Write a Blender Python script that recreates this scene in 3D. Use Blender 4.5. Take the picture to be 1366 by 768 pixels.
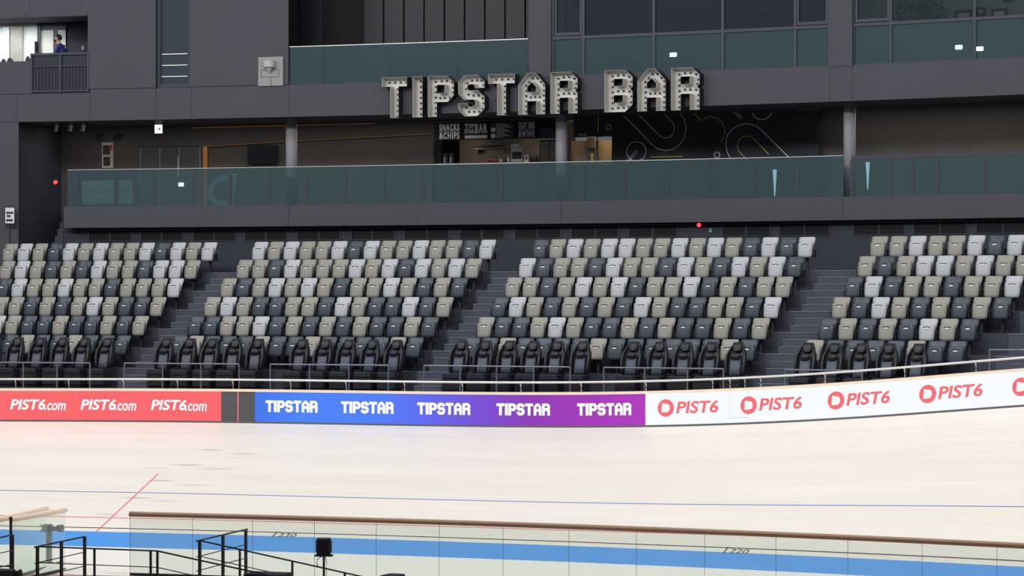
import bpy, bmesh, math, random
import numpy as np
from mathutils import Vector, Matrix
for _o in list(bpy.data.objects): bpy.data.objects.remove(_o)
SC = bpy.context.scene
COL = SC.collection
R = math.radians
random.seed(4)

# ------------------------------------------------------------------ camera
F = 3921.0; HY = 395.0; PH0 = R(25.3)             # focal length in pixels, horizon row, yaw
CAM = Vector((31.0, -65.0, 5.75))
RT = Vector((math.cos(PH0), math.sin(PH0), 0)); FW = Vector((-math.sin(PH0), math.cos(PH0), 0))
cd = bpy.data.cameras.new('camera'); cam = bpy.data.objects.new('camera', cd); COL.objects.link(cam)
cam.location = CAM; cam.rotation_euler = (R(90), 0, PH0)
cd.sensor_width = 36; cd.lens = F/1366*36; cd.shift_y = 11/1366; cd.clip_end = 400
SC.camera = cam
SC.view_settings.view_transform = 'Standard'; SC.view_settings.look = 'None'
SC.view_settings.exposure = 0.0; SC.view_settings.gamma = 1; SC.view_settings.use_curve_mapping = False

# ------------------------------------------------------------------ ambient and arena lamps
W = bpy.data.worlds.new('arena_air'); SC.world = W; W.use_nodes = True
W.node_tree.nodes['Background'].inputs[0].default_value = (0.80, 0.88, 1.0, 1)
W.node_tree.nodes['Background'].inputs[1].default_value = 0.16
def arena_lamp(x, y, z, tx, ty, tz, power, sx, sy, colr=(1, 0.985, 0.96)):
    l = bpy.data.lights.new('arena_lamp', 'AREA'); l.shape = 'RECTANGLE'; l.size = sx; l.size_y = sy
    l.energy = power; l.color = colr
    o = bpy.data.objects.new('arena_lamp', l); COL.objects.link(o); o.location = (x, y, z)
    d = Vector((tx, ty, tz)) - o.location
    o.rotation_euler = d.to_track_quat('-Z', 'Y').to_euler()
for lx in (-27, -9, 9, 27):
    arena_lamp(lx, -16, 19, lx, -3, 1.0, 2000, 10, 2.5)      # rows of floodlights hung over the track
    arena_lamp(lx, -8, 21, lx, 3, 3.0, 600, 10, 2.0)

# ------------------------------------------------------------------ pixel <-> place helpers
def G(x): d = x-683.0; return math.exp(1.09e-4*d + 3.16e-8*d*d)     # how much nearer the hall's long lines come
def camp(xc, zc, z=0.0): return Vector((CAM.x, CAM.y, 0)) + RT*xc + FW*zc + Vector((0, 0, z))
def LZ(x, Zc): return Zc/G(x)
def LP(x, Zc, z=0.0): Z = LZ(x, Zc); return camp((x-683)/F*Z, Z, z)   # point on the long line Zc at column x
def zy(x, y, Zc): return CAM.z + (HY-y)/F*LZ(x, Zc)                   # height of pixel (x,y) on that line
def LPY(x, y, Zc): return LP(x, Zc, zy(x, y, Zc))
def LA(x, Zc): a = LP(x-4, Zc); b = LP(x+4, Zc); return math.atan2(b.y-a.y, b.x-a.x)
def mpp(x, Zc): return (LP(x+2, Zc)-LP(x-2, Zc)).length/4             # metres along the line per pixel column
def flat(x, y, z): Z = (CAM.z-z)*F/(y-HY); return camp((x-683)/F*Z, Z, z)   # pixel dropped on a level plane

# ------------------------------------------------------------------ materials
def s2l(c): return tuple((v/12.92 if v <= 0.04045 else ((v+0.055)/1.055)**2.4) for v in [k/255 for k in c])
MATS = {}
def mat(name, rgb, rough=0.6, metal=0.0, noise=0.0, scale=8.0, spec=0.5, stretch=None, bump=0.0, lin=False):
    if name in MATS: return MATS[name]
    m = bpy.data.materials.new(name); m.use_nodes = True; nt = m.node_tree; b = nt.nodes['Principled BSDF']
    c = rgb if lin else s2l(rgb)
    b.inputs['Base Color'].default_value = (*c, 1); b.inputs['Roughness'].default_value = rough
    b.inputs['Metallic'].default_value = metal; b.inputs['Specular IOR Level'].default_value = spec
    if noise:
        tc = nt.nodes.new('ShaderNodeTexCoord'); mp = nt.nodes.new('ShaderNodeMapping')
        mp.inputs['Scale'].default_value = stretch or (1, 1, 1)
        n = nt.nodes.new('ShaderNodeTexNoise'); n.inputs['Scale'].default_value = scale; n.inputs['Detail'].default_value = 4
        rp = nt.nodes.new('ShaderNodeMapRange'); rp.inputs[3].default_value = 1-noise; rp.inputs[4].default_value = 1+noise
        mx = nt.nodes.new('ShaderNodeMix'); mx.data_type = 'RGBA'; mx.blend_type = 'MULTIPLY'; mx.inputs[0].default_value = 1
        mx.inputs[6].default_value = (*c, 1)
        nt.links.new(tc.outputs['Object'], mp.inputs[0]); nt.links.new(mp.outputs[0], n.inputs[0])
        nt.links.new(n.outputs[0], rp.inputs[0]); nt.links.new(rp.outputs[0], mx.inputs[7]); nt.links.new(mx.outputs[2], b.inputs['Base Color'])
        if bump:
            bp = nt.nodes.new('ShaderNodeBump'); bp.inputs['Strength'].default_value = bump; bp.inputs['Distance'].default_value = 0.01
            nt.links.new(n.outputs[0], bp.inputs['Height']); nt.links.new(bp.outputs[0], b.inputs['Normal'])
    MATS[name] = m; return m
def emit(name, rgb, strength=1.0):
    if name in MATS: return MATS[name]
    m = bpy.data.materials.new(name); m.use_nodes = True; nt = m.node_tree; b = nt.nodes['Principled BSDF']
    b.inputs['Base Color'].default_value = (0.02, 0.02, 0.02, 1); b.inputs['Roughness'].default_value = 0.7
    b.inputs['Specular IOR Level'].default_value = 0.1
    b.inputs['Emission Color'].default_value = (*s2l(rgb), 1); b.inputs['Emission Strength'].default_value = strength
    MATS[name] = m; return m
def glass(name, tint, film, fac, gloss=0.06):
    m = bpy.data.materials.new(name); m.use_nodes = True; nt = m.node_tree
    nt.nodes.remove(nt.nodes['Principled BSDF']); out = nt.nodes['Material Output']
    t = nt.nodes.new('ShaderNodeBsdfTransparent'); t.inputs[0].default_value = (*tint, 1)
    d = nt.nodes.new('ShaderNodeBsdfDiffuse'); d.inputs[0].default_value = (*film, 1)
    g = nt.nodes.new('ShaderNodeBsdfGlossy'); g.inputs['Roughness'].default_value = 0.03
    m1 = nt.nodes.new('ShaderNodeMixShader'); m1.inputs[0].default_value = fac
    m2 = nt.nodes.new('ShaderNodeMixShader'); m2.inputs[0].default_value = gloss
    nt.links.new(t.outputs[0], m1.inputs[1]); nt.links.new(d.outputs[0], m1.inputs[2])
    nt.links.new(m1.outputs[0], m2.inputs[1]); nt.links.new(g.outputs[0], m2.inputs[2]); nt.links.new(m2.outputs[0], out.inputs[0])
    MATS[name] = m; return m
def ramp_screen(name, stops, strength=1.0):
    m = bpy.data.materials.new(name); m.use_nodes = True; nt = m.node_tree; b = nt.nodes['Principled BSDF']
    b.inputs['Base Color'].default_value = (0.02, 0.02, 0.02, 1); b.inputs['Roughness'].default_value = 0.7; b.inputs['Specular IOR Level'].default_value = 0.1
    uv = nt.nodes.new('ShaderNodeUVMap'); sp = nt.nodes.new('ShaderNodeSeparateXYZ'); cr = nt.nodes.new('ShaderNodeValToRGB')
    e = cr.color_ramp.elements
    while len(e) < len(stops): e.new(0.5)
    for k, (p, c) in enumerate(stops): e[k].position = p; e[k].color = (*s2l(c), 1)
    nt.links.new(uv.outputs[0], sp.inputs[0]); nt.links.new(sp.outputs[0], cr.inputs[0]); nt.links.new(cr.outputs[0], b.inputs['Emission Color'])
    b.inputs['Emission Strength'].default_value = strength
    MATS[name] = m; return m

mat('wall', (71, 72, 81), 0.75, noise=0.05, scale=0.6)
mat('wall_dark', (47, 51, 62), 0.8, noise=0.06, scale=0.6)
mat('concrete_dark', (78, 73, 72), 0.85, noise=0.12, scale=0.9)
mat('step', (58, 62, 73), 0.85, noise=0.10, scale=2.0)
mat('step_aisle', (73, 78, 90), 0.85, noise=0.08, scale=2.0)
mat('nosing', (112, 115, 124), 0.7)
mat('board_dark', (28, 30, 42), 0.5, noise=0.12, scale=1.5)
mat('office_wall', (120, 124, 122), 0.8)
mat('black', (26, 28, 33), 0.55)
mat('black_matt', (20, 21, 26), 0.85)
mat('seat_light', (186, 190, 195), 0.5, noise=0.03, scale=5)
mat('seat_taupe', (152, 150, 143), 0.5, noise=0.04, scale=5)
mat('seat_dark', (64, 72, 84), 0.45, noise=0.05, scale=5)
mat('plate_white', (235, 236, 238), 0.4)
mat('shadow_grey', (72, 73, 76), 0.7)
mat('bucket_black', (31, 33, 40), 0.5)
mat('bucket_grey', (86, 91, 106), 0.8, noise=0.06, scale=14)
mat('steel', (226, 224, 222), 0.4, metal=0.35)
mat('rail_blue', (108, 112, 124), 0.4, metal=0.3)
mat('cap_wood', (246, 228, 204), 0.5, noise=0.10, scale=3, stretch=(1, 1, 1))
mat('rail_wood', (160, 130, 108), 0.5, noise=0.18, scale=6)
mat('rail_wood_pale', (246, 224, 202), 0.5, noise=0.10, scale=6)
mat('black_steel', (40, 41, 46), 0.45, metal=0.3)
mat('frame_dark', (58, 61, 72), 0.5, metal=0.2)
mat('letter', (216, 214, 210), 0.5)
mat('letter_side', (186, 182, 178), 0.55)
mat('bulb', (70, 68, 66), 0.3)
mat('grey_led', (84, 84, 86), 0.6, noise=0.05, scale=30, stretch=(0.2, 1, 6))
mat('strip_dark', (96, 98, 102), 0.6)
mat('blue_paint', (70, 152, 232), 0.45, noise=0.05, scale=2.2, stretch=(0.25, 1.5, 1))
mat('line_blue', (110, 140, 214), 0.5); mat('line_red', (232, 116, 124), 0.5); mat('line_black', (62, 66, 72), 0.5)
mat('apron', (238, 235, 228), 0.6, noise=0.04, scale=1.2)
mat('infield', (168, 140, 132), 0.8, noise=0.08, scale=2)
mat('navy_wall', (30, 33, 43), 0.6, noise=0.05, scale=1.2)
mat('line_white', (236, 238, 238), 0.5); mat('line_yellow', (214, 210, 96), 0.5)
mat('column', (132, 132, 138), 0.6, noise=0.03, scale=2)
mat('room_white', (226, 228, 226), 0.7)
mat('door_white', (206, 206, 200), 0.6)
mat('door_grey', (74, 75, 80), 0.6)
mat('poster_pale', (186, 180, 176), 0.6); mat('poster_dark', (60, 44, 48), 0.6); mat('poster_red', (176, 62, 60), 0.6)
mat('box_grey', (150, 150, 148), 0.6); mat('box_line', (92, 92, 94), 0.6)
mat('tv', (20, 22, 32), 0.25)
mat('chrome', (210, 212, 220), 0.2, metal=1.0)
mat('red_plastic', (150, 40, 40), 0.4); mat('bottle_brown', (74, 48, 36), 0.3)
mat('wood_warm', (170, 130, 92), 0.6, noise=0.1, scale=6); mat('yellow', (206, 160, 60), 0.5)
mat('cloth_white', (222, 232, 236), 0.8)
mat('letter_pale', (214, 220, 226), 0.6)
mat('navy_cloth', (38, 44, 112), 0.8); mat('trouser', (28, 29, 36), 0.85); mat('skin', (196, 150, 126), 0.55); mat('hair', (24, 20, 20), 0.6); mat('mask', (20, 20, 24), 0.8)
mat('menu_board', (34, 35, 42), 0.6); mat('menu_white', (225, 228, 234), 0.6)
mat('sign_green', (60, 150, 120), 0.5)
mat('rubber', (24, 24, 26), 0.8)
emit('lamp_red', (255, 40, 40), 6.0); emit('reflection_white', (245, 246, 255), 60.0); emit('exit_white', (225, 255, 240), 1.6)
emit('led_orange', (190, 120, 50), 0.42); emit('led_thin', (150, 110, 70), 0.22)
emit('text_white', (255, 255, 255), 1.05); emit('text_red', (246, 104, 110), 1.0); emit('white_screen', (246, 249, 255), 1.0)
emit('red_screen', (249, 98, 104), 1.0); emit('text_pale', (226, 230, 240), 1.0); emit('streak_glow', (190, 215, 228), 2.2)
glass('glass_teal', (0.68, 0.80, 0.82), (0.085, 0.145, 0.16), 0.34)
glass('glass_upper', (0.62, 0.66, 0.72), (0.05, 0.06, 0.085), 0.36, 0.05)
glass('glass_office', (0.80, 0.84, 0.85), (0.05, 0.07, 0.08), 0.22, 0.05)
glass('glass_lower', (0.40, 0.48, 0.50), (0.075, 0.125, 0.14), 0.58, 0.06)
glass('glass_clear', (0.95, 0.985, 0.96), (0.80, 0.88, 0.83), 0.10, 0.01)
glass('glass_slit', (0.5, 0.58, 0.62), (0.10, 0.13, 0.15), 0.45, 0.08)

def track_material():
    m = bpy.data.materials.new('track_wood'); m.use_nodes = True; nt = m.node_tree; b = nt.nodes['Principled BSDF']
    b.inputs['Roughness'].default_value = 0.42; b.inputs['Specular IOR Level'].default_value = 0.35
    uv = nt.nodes.new('ShaderNodeUVMap')
    def noise(sx, sy, sc, det=4):
        mp = nt.nodes.new('ShaderNodeMapping'); mp.inputs['Scale'].default_value = (sx, sy, 1)
        n = nt.nodes.new('ShaderNodeTexNoise'); n.inputs['Scale'].default_value = sc; n.inputs['Detail'].default_value = det
        nt.links.new(uv.outputs[0], mp.inputs[0]); nt.links.new(mp.outputs[0], n.inputs[0]); return n
    def ramp(n, a, b_, lo, hi):
        r = nt.nodes.new('ShaderNodeMapRange'); r.inputs[1].default_value = a; r.inputs[2].default_value = b_; r.inputs[3].default_value = lo; r.inputs[4].default_value = hi
        nt.links.new(n.outputs[0], r.inputs[0]); return r
    g1 = ramp(noise(0.10, 7.0, 3.0), 0.3, 0.7, 0.93, 1.03)     # boards running along the lap
    g2 = ramp(noise(0.05, 0.9, 1.0), 0.3, 0.7, 0.94, 1.03)
    mu = nt.nodes.new('ShaderNodeMath'); mu.operation = 'MULTIPLY'; nt.links.new(g1.outputs[0], mu.inputs[0]); nt.links.new(g2.outputs[0], mu.inputs[1])
    last = mu
    sp = nt.nodes.new('ShaderNodeSeparateXYZ'); nt.links.new(uv.outputs[0], sp.inputs[0])
    for a_, b_, lo_ in ((6.15, 6.25, 0.955), (6.62, 6.70, 0.96)):   # greyer boards under the fence
        r_ = nt.nodes.new('ShaderNodeMapRange'); r_.inputs[1].default_value = a_; r_.inputs[2].default_value = b_; r_.inputs[3].default_value = 1; r_.inputs[4].default_value = lo_
        nt.links.new(sp.outputs[1], r_.inputs[0]); m3 = nt.nodes.new('ShaderNodeMath'); m3.operation = 'MULTIPLY'; nt.links.new(last.outputs[0], m3.inputs[0]); nt.links.new(r_.outputs[0], m3.inputs[1]); last = m3
    for (su, sv, lu, lv, amt) in STAINS:                       # tyre scuffs
        mp = nt.nodes.new('ShaderNodeMapping'); mp.inputs['Location'].default_value = (-su/lu, -sv/lv, 0); mp.inputs['Scale'].default_value = (1/lu, 1/lv, 1)
        gr = nt.nodes.new('ShaderNodeTexGradient'); gr.gradient_type = 'SPHERICAL'
        nt.links.new(uv.outputs[0], mp.inputs[0]); nt.links.new(mp.outputs[0], gr.inputs[0])
        ma = nt.nodes.new('ShaderNodeMath'); ma.operation = 'MULTIPLY_ADD'; ma.inputs[1].default_value = -amt; ma.inputs[2].default_value = 1
        nt.links.new(gr.outputs[1], ma.inputs[0])
        m2 = nt.nodes.new('ShaderNodeMath'); m2.operation = 'MULTIPLY'; nt.links.new(last.outputs[0], m2.inputs[0]); nt.links.new(ma.outputs[0], m2.inputs[1]); last = m2
    mx = nt.nodes.new('ShaderNodeMix'); mx.data_type = 'RGBA'; mx.blend_type = 'MULTIPLY'; mx.inputs[0].default_value = 1
    mx.inputs[6].default_value = (0.86, 0.81, 0.75, 1); nt.links.new(last.outputs[0], mx.inputs[7]); nt.links.new(mx.outputs[2], b.inputs['Base Color'])
    MATS['track'] = m; return m

# ------------------------------------------------------------------ mesh helpers
class MB:
    def __init__(s): s.v = []; s.f = []; s.m = []; s.uv = None
    def add(s, vs, fs, m=0):
        n = len(s.v); s.v += [tuple(v) for v in vs]; s.f += [tuple(i+n for i in f) for f in fs]; s.m += [m]*len(fs); return s
    def box(s, x0, x1, y0, y1, z0, z1, m=0, M=None):
        vs = [Vector(p) for p in ((x0,y0,z0),(x1,y0,z0),(x1,y1,z0),(x0,y1,z0),(x0,y0,z1),(x1,y0,z1),(x1,y1,z1),(x0,y1,z1))]
        if M is not None: vs = [M @ p for p in vs]
        return s.add(vs, ((0,3,2,1),(4,5,6,7),(0,1,5,4),(1,2,6,5),(2,3,7,6),(3,0,4,7)), m)
    def bbox(s, x0, x1, y0, y1, z0, z1, b=0.01, m=0):      # box with chamfered vertical and top edges
        rings = []
        for z, i in ((z0, 0), (z1-b, 0), (z1, b)):
            rings.append([(x0+b+i, y0+i, z), (x1-b-i, y0+i, z), (x1-i, y0+b+i, z), (x1-i, y1-b-i, z), (x1-b-i, y1-i, z), (x0+b+i, y1-i, z), (x0+i, y1-b-i, z), (x0+i, y0+b+i, z)])
        return s.loft(rings, m)
    def loft(s, rings, m=0, cap=True):
        n = len(rings[0]); k = len(rings); vs = [p for r in rings for p in r]; fs = []
        for a in range(k-1):
            for i in range(n): fs.append((a*n+i, a*n+(i+1) % n, (a+1)*n+(i+1) % n, (a+1)*n+i))
        if cap: fs.append(tuple(range(n-1, -1, -1))); fs.append(tuple((k-1)*n+i for i in range(n)))
        return s.add(vs, fs, m)
    def tube(s, pts, r, n=8, m=0):
        pts = [Vector(p) for p in pts]; rings = []
        for i, p in enumerate(pts):
            t = (pts[min(i+1, len(pts)-1)]-pts[max(i-1, 0)]).normalized()
            u = t.cross(Vector((0, 0, 1)))
            if u.length < 1e-3: u = Vector((1, 0, 0))
            u.normalize(); w = u.cross(t)
            rr = r[i] if isinstance(r, (list, tuple)) else r
            rings.append([p+u*math.cos(2*math.pi*k/n)*rr+w*math.sin(2*math.pi*k/n)*rr for k in range(n)])
        return s.loft(rings, m)
    def lathe(s, prof, c=(0, 0, 0), n=16, m=0):
        return s.loft([[(c[0]+r*math.cos(2*math.pi*k/n), c[1]+r*math.sin(2*math.pi*k/n), c[2]+z) for k in range(n)] for r, z in prof], m)
    def prism(s, poly, y0, y1, m=0, M=None):               # polygon in x,z pushed from y0 to y1
        n = len(poly); vs = [Vector((x, y0, z)) for x, z in poly]+[Vector((x, y1, z)) for x, z in poly]
        if M is not None: vs = [M @ p for p in vs]
        fs = [tuple(range(n)), tuple(range(2*n-1, n-1, -1))]+[(i, i+n, (i+1) % n+n, (i+1) % n) for i in range(n)]
        return s.add(vs, fs, m)
    def plate(s, rows, thick, bulge=0.0, nc=5, m=0):       # a bent shell: rows of (y, z, half width)
        k = len(rows); vs = []
        for side in (0, 1):
            for (y, z, hw) in rows:
                for c in range(nc):
                    t = -1+2*c/(nc-1); vs.append((t*hw, y-bulge*(1-t*t)+side*thick, z))
        o = k*nc; fs = []
        for a in range(k-1):
            for c in range(nc-1):
                q = (a*nc+c, a*nc+c+1, (a+1)*nc+c+1, (a+1)*nc+c); fs.append(q); fs.append(tuple(o+i for i in reversed(q)))
            fs.append((a*nc, (a+1)*nc, o+(a+1)*nc, o+a*nc)); e = nc-1
            fs.append((a*nc+e, o+a*nc+e, o+(a+1)*nc+e, (a+1)*nc+e))
        for c in range(nc-1):
            fs.append((c, o+c, o+c+1, c+1)); b = (k-1)*nc; fs.append((b+c, b+c+1, o+b+c+1, o+b+c))
        return s.add(vs, fs, m)
    def strip(s, xs, Zf, Zb, z0, z1, m=0):                 # slab that follows the hall's long line between columns xs
        f0 = z0 if callable(z0) else (lambda x: z0); f1 = z1 if callable(z1) else (lambda x: z1)
        return s.loft([[LP(x, Zf, f0(x)), LP(x, Zb, f0(x)), LP(x, Zb, f1(x)), LP(x, Zf, f1(x))] for x in xs], m)
    def mesh(s, name, mats, smooth=False):
        me = bpy.data.meshes.new(name); me.from_pydata(s.v, [], s.f)
        for mm in (mats if isinstance(mats, (list, tuple)) else [mats]): me.materials.append(MATS[mm])
        if any(s.m):
            for p, i in zip(me.polygons, s.m): p.material_index = i
        bm = bmesh.new(); bm.from_mesh(me); bmesh.ops.recalc_face_normals(bm, faces=bm.faces); bm.to_mesh(me); bm.free()
        if smooth:
            for p in me.polygons: p.use_smooth = True
        return me
    def build(s, name, mats, parent=None, smooth=False): return link(name, s.mesh(name, mats, smooth), parent)
def link(name, me, parent=None):
    o = bpy.data.objects.new(name, me); COL.objects.link(o)
    if parent is not None:
        o.parent = parent
        if any(abs(v) > 1e-9 for v in parent.location) and not parent.get('local'): o.matrix_parent_inverse = Matrix.Translation(-parent.location)
    return o
def tag(o, label, cat, group=None):
    o['label'] = label; o['category'] = cat
    if group: o['group'] = group
    return o
def struct(o): o['kind'] = 'structure'; return o
def thing(name, label, cat, loc=(0, 0, 0), rz=0.0, group=None, local=True):
    o = bpy.data.objects.new(name, None); COL.objects.link(o); o.location = loc; o.rotation_euler = (0, 0, rz); o.empty_display_size = 0.1
    if local: o['local'] = 1
    return tag(o, label, cat, group)
def root(name):
    o = bpy.data.objects.new(name, None); COL.objects.link(o); o['local'] = 1; return struct(o)
def xr(a, b, step=45.0):
    n = max(1, int(math.ceil((b-a)/step))); return [a+(b-a)*i/n for i in range(n+1)]
def dup(t, loc, rz, label, group=None, swap=None):
    r = t.copy(); COL.objects.link(r); r.location = loc; r.rotation_euler = (0, 0, rz); r['label'] = label
    if group: r['group'] = group
    for ch in t.children:
        c = ch.copy(); COL.objects.link(c); c.parent = r
        if swap and ch.data in swap: c.data = swap[ch.data]
    return r

# ------------------------------------------------------------------ levels
Z_FENCE, Z_INNER, Z_BAND, Z_BARR = 70.1, 62.7, 61.75, 57.7
Z_FACE, Z_BACK = 80.2, 83.7
LEDGE0, LEDGE1, GLASS1, FASC0, FASC1 = 7.718, 8.323, 9.38, 10.79, 11.69
XL, XR = -170, 1600
yb = np.polyfit([-60, 0, 145, 290, 350, 520, 680, 770, 860, 940, 1016, 1100, 1200, 1290, 1366, 1430],
                [561.4, 561.8, 562.4, 563.8, 564.6, 567.2, 569.8, 570, 569.3, 567.6, 565.2, 560.4, 553.6, 547.7, 542.4, 538], 6)
def ybase(x):
    if x < -55: return float(np.polyval(yb, -55))
    if x > 1420: return float(np.polyval(yb, 1420))-(x-1420)*0.066
    return float(np.polyval(yb, x))
def zfence(x): return zy(x, ybase(x), Z_FENCE)        # foot of the trackside fence
Z_IN0 = CAM.z-330*Z_INNER/F                                           # inner edge of the track
def TR(x, w):                                                         # track surface, w = 0 inner edge .. 1 fence
    # crossing lines run square to the track: shift the column as we climb
    a = LP(x, Z_INNER, Z_IN0); b = fence_foot(x); return a.lerp(b, w)
def fence_foot(x):
    a = LP(x, Z_INNER); ang = LA(x, Z_INNER); n = Vector((-math.sin(ang), math.cos(ang), 0))
    lo, hi = x-50, x+420                                              # column where the square line meets the fence
    for _ in range(40):
        mid = (lo+hi)/2; p = LP(mid, Z_FENCE)-a
        if p.x*math.cos(ang)+p.y*math.sin(ang) < 0: lo = mid
        else: hi = mid
    return LP(lo, Z_FENCE, zfence(lo))
def track_at(x, y):                                                   # (inner column, w) of the track point seen at pixel (x,y)
    best = None; xi = x
    for _ in range(60):
        a = TR(xi, 0); b = TR(xi, 1)
        def pr(p): d = p-CAM; zc = d.dot(FW); return 683+F*d.dot(RT)/zc, HY-F*d.z/zc
        lo, hi = -0.2, 1.0
        for _k in range(30):
            mid = (lo+hi)/2
            if pr(a.lerp(b, mid))[1] > y: lo = mid
            else: hi = mid
        px = pr(a.lerp(b, lo))[0]; xi += (x-px)*0.8
        if abs(x-px) < 0.05: break
    return xi, lo
S0 = {}
def arclen(x): return (LP(x, Z_INNER)-LP(683, Z_INNER)).length*(1 if x >= 683 else -1)

# ------------------------------------------------------------------ track
STAINS = []
for (sx, sy, lu, lv, am) in ((250, 620, 1.0, 0.10, .20), (325, 605, 0.9, 0.10, .16), (290, 625, 1.1, 0.10, .14), (215, 641, 0.9, 0.09, .22), (258, 647, 1.0, 0.10, .15),
                             (182, 664, 0.9, 0.09, .22), (222, 668, 1.0, 0.10, .12), (208, 624, 0.8, 0.1, .10), (280, 600, 0.7, 0.09, .2), (145, 686, 0.9, 0.1, .14)):
    u, v = track_at(sx, sy); STAINS.append((arclen(u), v*7.0, lu*.55, lv*.9, am*1.9))
track_material()
def surf_strip(name, xs, w0, w1, lift, m, parent, nw=1):
    vs, fs, uvs = [], [], []
    for x in xs:
        for j in range(nw+1):
            w = w0+(w1-w0)*j/nw; p = TR(x, w); vs.append((p.x, p.y, p.z+lift)); uvs.append((arclen(x), w*7.0))
    n = nw+1
    for i in range(len(xs)-1):
        for j in range(nw): fs.append((i*n+j, (i+1)*n+j, (i+1)*n+j+1, i*n+j+1))
    me = bpy.data.meshes.new(name); me.from_pydata(vs, [], fs); me.materials.append(MATS[m])
    ul = me.uv_layers.new(name='UVMap')
    for l in me.loops: ul.data[l.index].uv = uvs[l.vertex_index]
    for p in me.polygons: p.use_smooth = True
    return link(name, me, parent)
txs = xr(-420, 1640, 20)
floor_track = struct(surf_strip('floor_track', txs, 0, 1.0, 0, 'track', None, 6))
WB = track_at(683, 668.6)[1]; WR = track_at(683, 704.8)[1]; WK = track_at(683, 719.8)[1]
surf_strip('stayer_line', txs, WB-0.0025, WB+0.0025, 0.004, 'line_blue', floor_track)
surf_strip('sprint_line', txs, WR-0.0025, WR+0.0025, 0.004, 'line_red', floor_track)
surf_strip('measuring_line', txs, WK-0.003, WK+0.003, 0.004, 'line_black', floor_track)
def band(name, xs, Za, za, Zb, zb, m, parent=None):
    vs, fs = [], []
    for x in xs: vs += [LP(x, Za, za), LP(x, Zb, zb)]
    for i in range(len(xs)-1): fs.append((2*i, 2*i+2, 2*i+3, 2*i+1))
    b = MB(); b.add(vs, fs); return b.build(name, m, parent)
Z_BAND0 = CAM.z-(746.4-HY)*Z_BAND/F
b = band('blue_band', txs, Z_BAND, Z_BAND0, Z_INNER, Z_IN0, 'blue_paint', floor_track); b['label'] = 'light blue band along the inner edge'
struct(band('floor_apron', txs, Z_BARR-0.05, 0.0, Z_BAND, Z_BAND0, 'apron'))
# square-on pursuit line, outer half left free
xi, w1 = track_at(211, 632)
mb = MB(); ps = [TR(xi, w) for w in (0.0, w1)]
ang = LA(xi, Z_INNER); tx = Vector((math.cos(ang), math.sin(ang), 0))*0.017; up = Vector((0, 0, 0.006))
mb.add([ps[0]-tx+up, ps[0]+tx+up, ps[1]+tx+up, ps[1]-tx+up], [(0, 1, 2, 3)]); mb.build('pursuit_line', 'line_red', floor_track)
def text_mesh(body, size=1.0, shear=0.0, bold=0.0, width=None, spacing=1.0):
    cu = bpy.data.curves.new('lettering', 'FONT'); cu.body = body; cu.size = size; cu.shear = shear; cu.offset = bold; cu.space_character = spacing
    cu.align_x = 'CENTER'; cu.resolution_u = 4
    ob = bpy.data.objects.new('lettering', cu); COL.objects.link(ob)
    dg = bpy.context.evaluated_depsgraph_get(); me = bpy.data.meshes.new_from_object(ob.evaluated_get(dg))
    bpy.data.objects.remove(ob)
    xs = [v.co.x for v in me.vertices]; ys = [v.co.y for v in me.vertices]
    x0, x1, y0, y1 = min(xs), max(xs), min(ys), max(ys)
    vs = [((v.co.x-(x0+x1)/2), v.co.y-y0) for v in me.vertices]; fs = [tuple(p.vertices) for p in me.polygons]
    bpy.data.meshes.remove(me)
    if width: k = width/(x1-x0); vs = [(a*k, c) for a, c in vs]
    return vs, fs, (y1-y0)
def fit_text(body, w, h, **kw):
    vs, fs, hh = text_mesh(body, width=w, **kw); return [(a, c*h/hh) for a, c in vs], fs
for (num, px, py) in (('230', 381, 713.5), ('220', 984, 735.5)):          # lap metre marks
    u, v = track_at(px, py+2.5); k = mpp(u, Z_INNER)
    vs, fs = fit_text(num, 0.42, 0.20)
    mb = MB(); P = []
    for (a, c) in vs: p = TR(u+a/k, v+c/7.0); P.append((p.x, p.y, p.z+0.006))
    mb.add(P, fs)
    for (a0, a1, c0, c1) in ((-0.33, -0.295, -0.02, 0.27), (-0.36, -0.24, 0.24, 0.27)):
        q = []
        for a, c in ((a0, c0), (a1, c0), (a1, c1), (a0, c1)): p = TR(u+a/k, v+c/7.0); q.append((p.x, p.y, p.z+0.006))
        mb.add(q, [(0, 1, 2, 3)])
    o = mb.build('metre_mark', 'line_black', floor_track); o['label'] = 'black painted metre mark reading '+num

# ------------------------------------------------------------------ infield
mb = MB(); q = [LP(x, Z_BARR-0.05, 0.0) for x in xr(-420, 1640, 60)]; q2 = [LP(x, 40, 0.0) for x in xr(-420, 1640, 60)]
n = len(q); mb.add(q+q2, [(i, n+i, n+i+1, i+1) for i in range(n-1)]); struct(mb.build('floor_infield', 'infield'))

# ------------------------------------------------------------------ trackside fence with screens
FH0, FH1, FCAP = 0.045, 0.775, 0.835
def fence_board(name, x0, x1, m, label, cat, uvs=False):
    t = thing(name, label, cat, LP((x0+x1)/2, Z_FENCE, zfence((x0+x1)/2)), 0, 'screens on the trackside fence', local=False)
    xs = xr(x0, x1, 15)
    b = MB(); b.strip(xs, Z_FENCE, Z_FENCE+0.10, lambda x: zfence(x)+FH0, lambda x: zfence(x)+FH1)
    o = b.build('screen', m, t)
    if uvs:
        me = o.data; ul = me.uv_layers.new(name='UVMap'); off = t.location
        for l in me.loops:
            co = Vector(me.vertices[l.vertex_index].co); d = co-CAM; px = 683+F*d.dot(RT)/d.dot(FW); ul.data[l.index].uv = ((px-x0)/(x1-x0), 0)
    b = MB(); b.strip(xs, Z_FENCE-0.01, Z_FENCE+0.12, lambda x: zfence(x)-0.01, lambda x: zfence(x)+FH0); b.build('base_strip', 'strip_dark', t)
    return t
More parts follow.
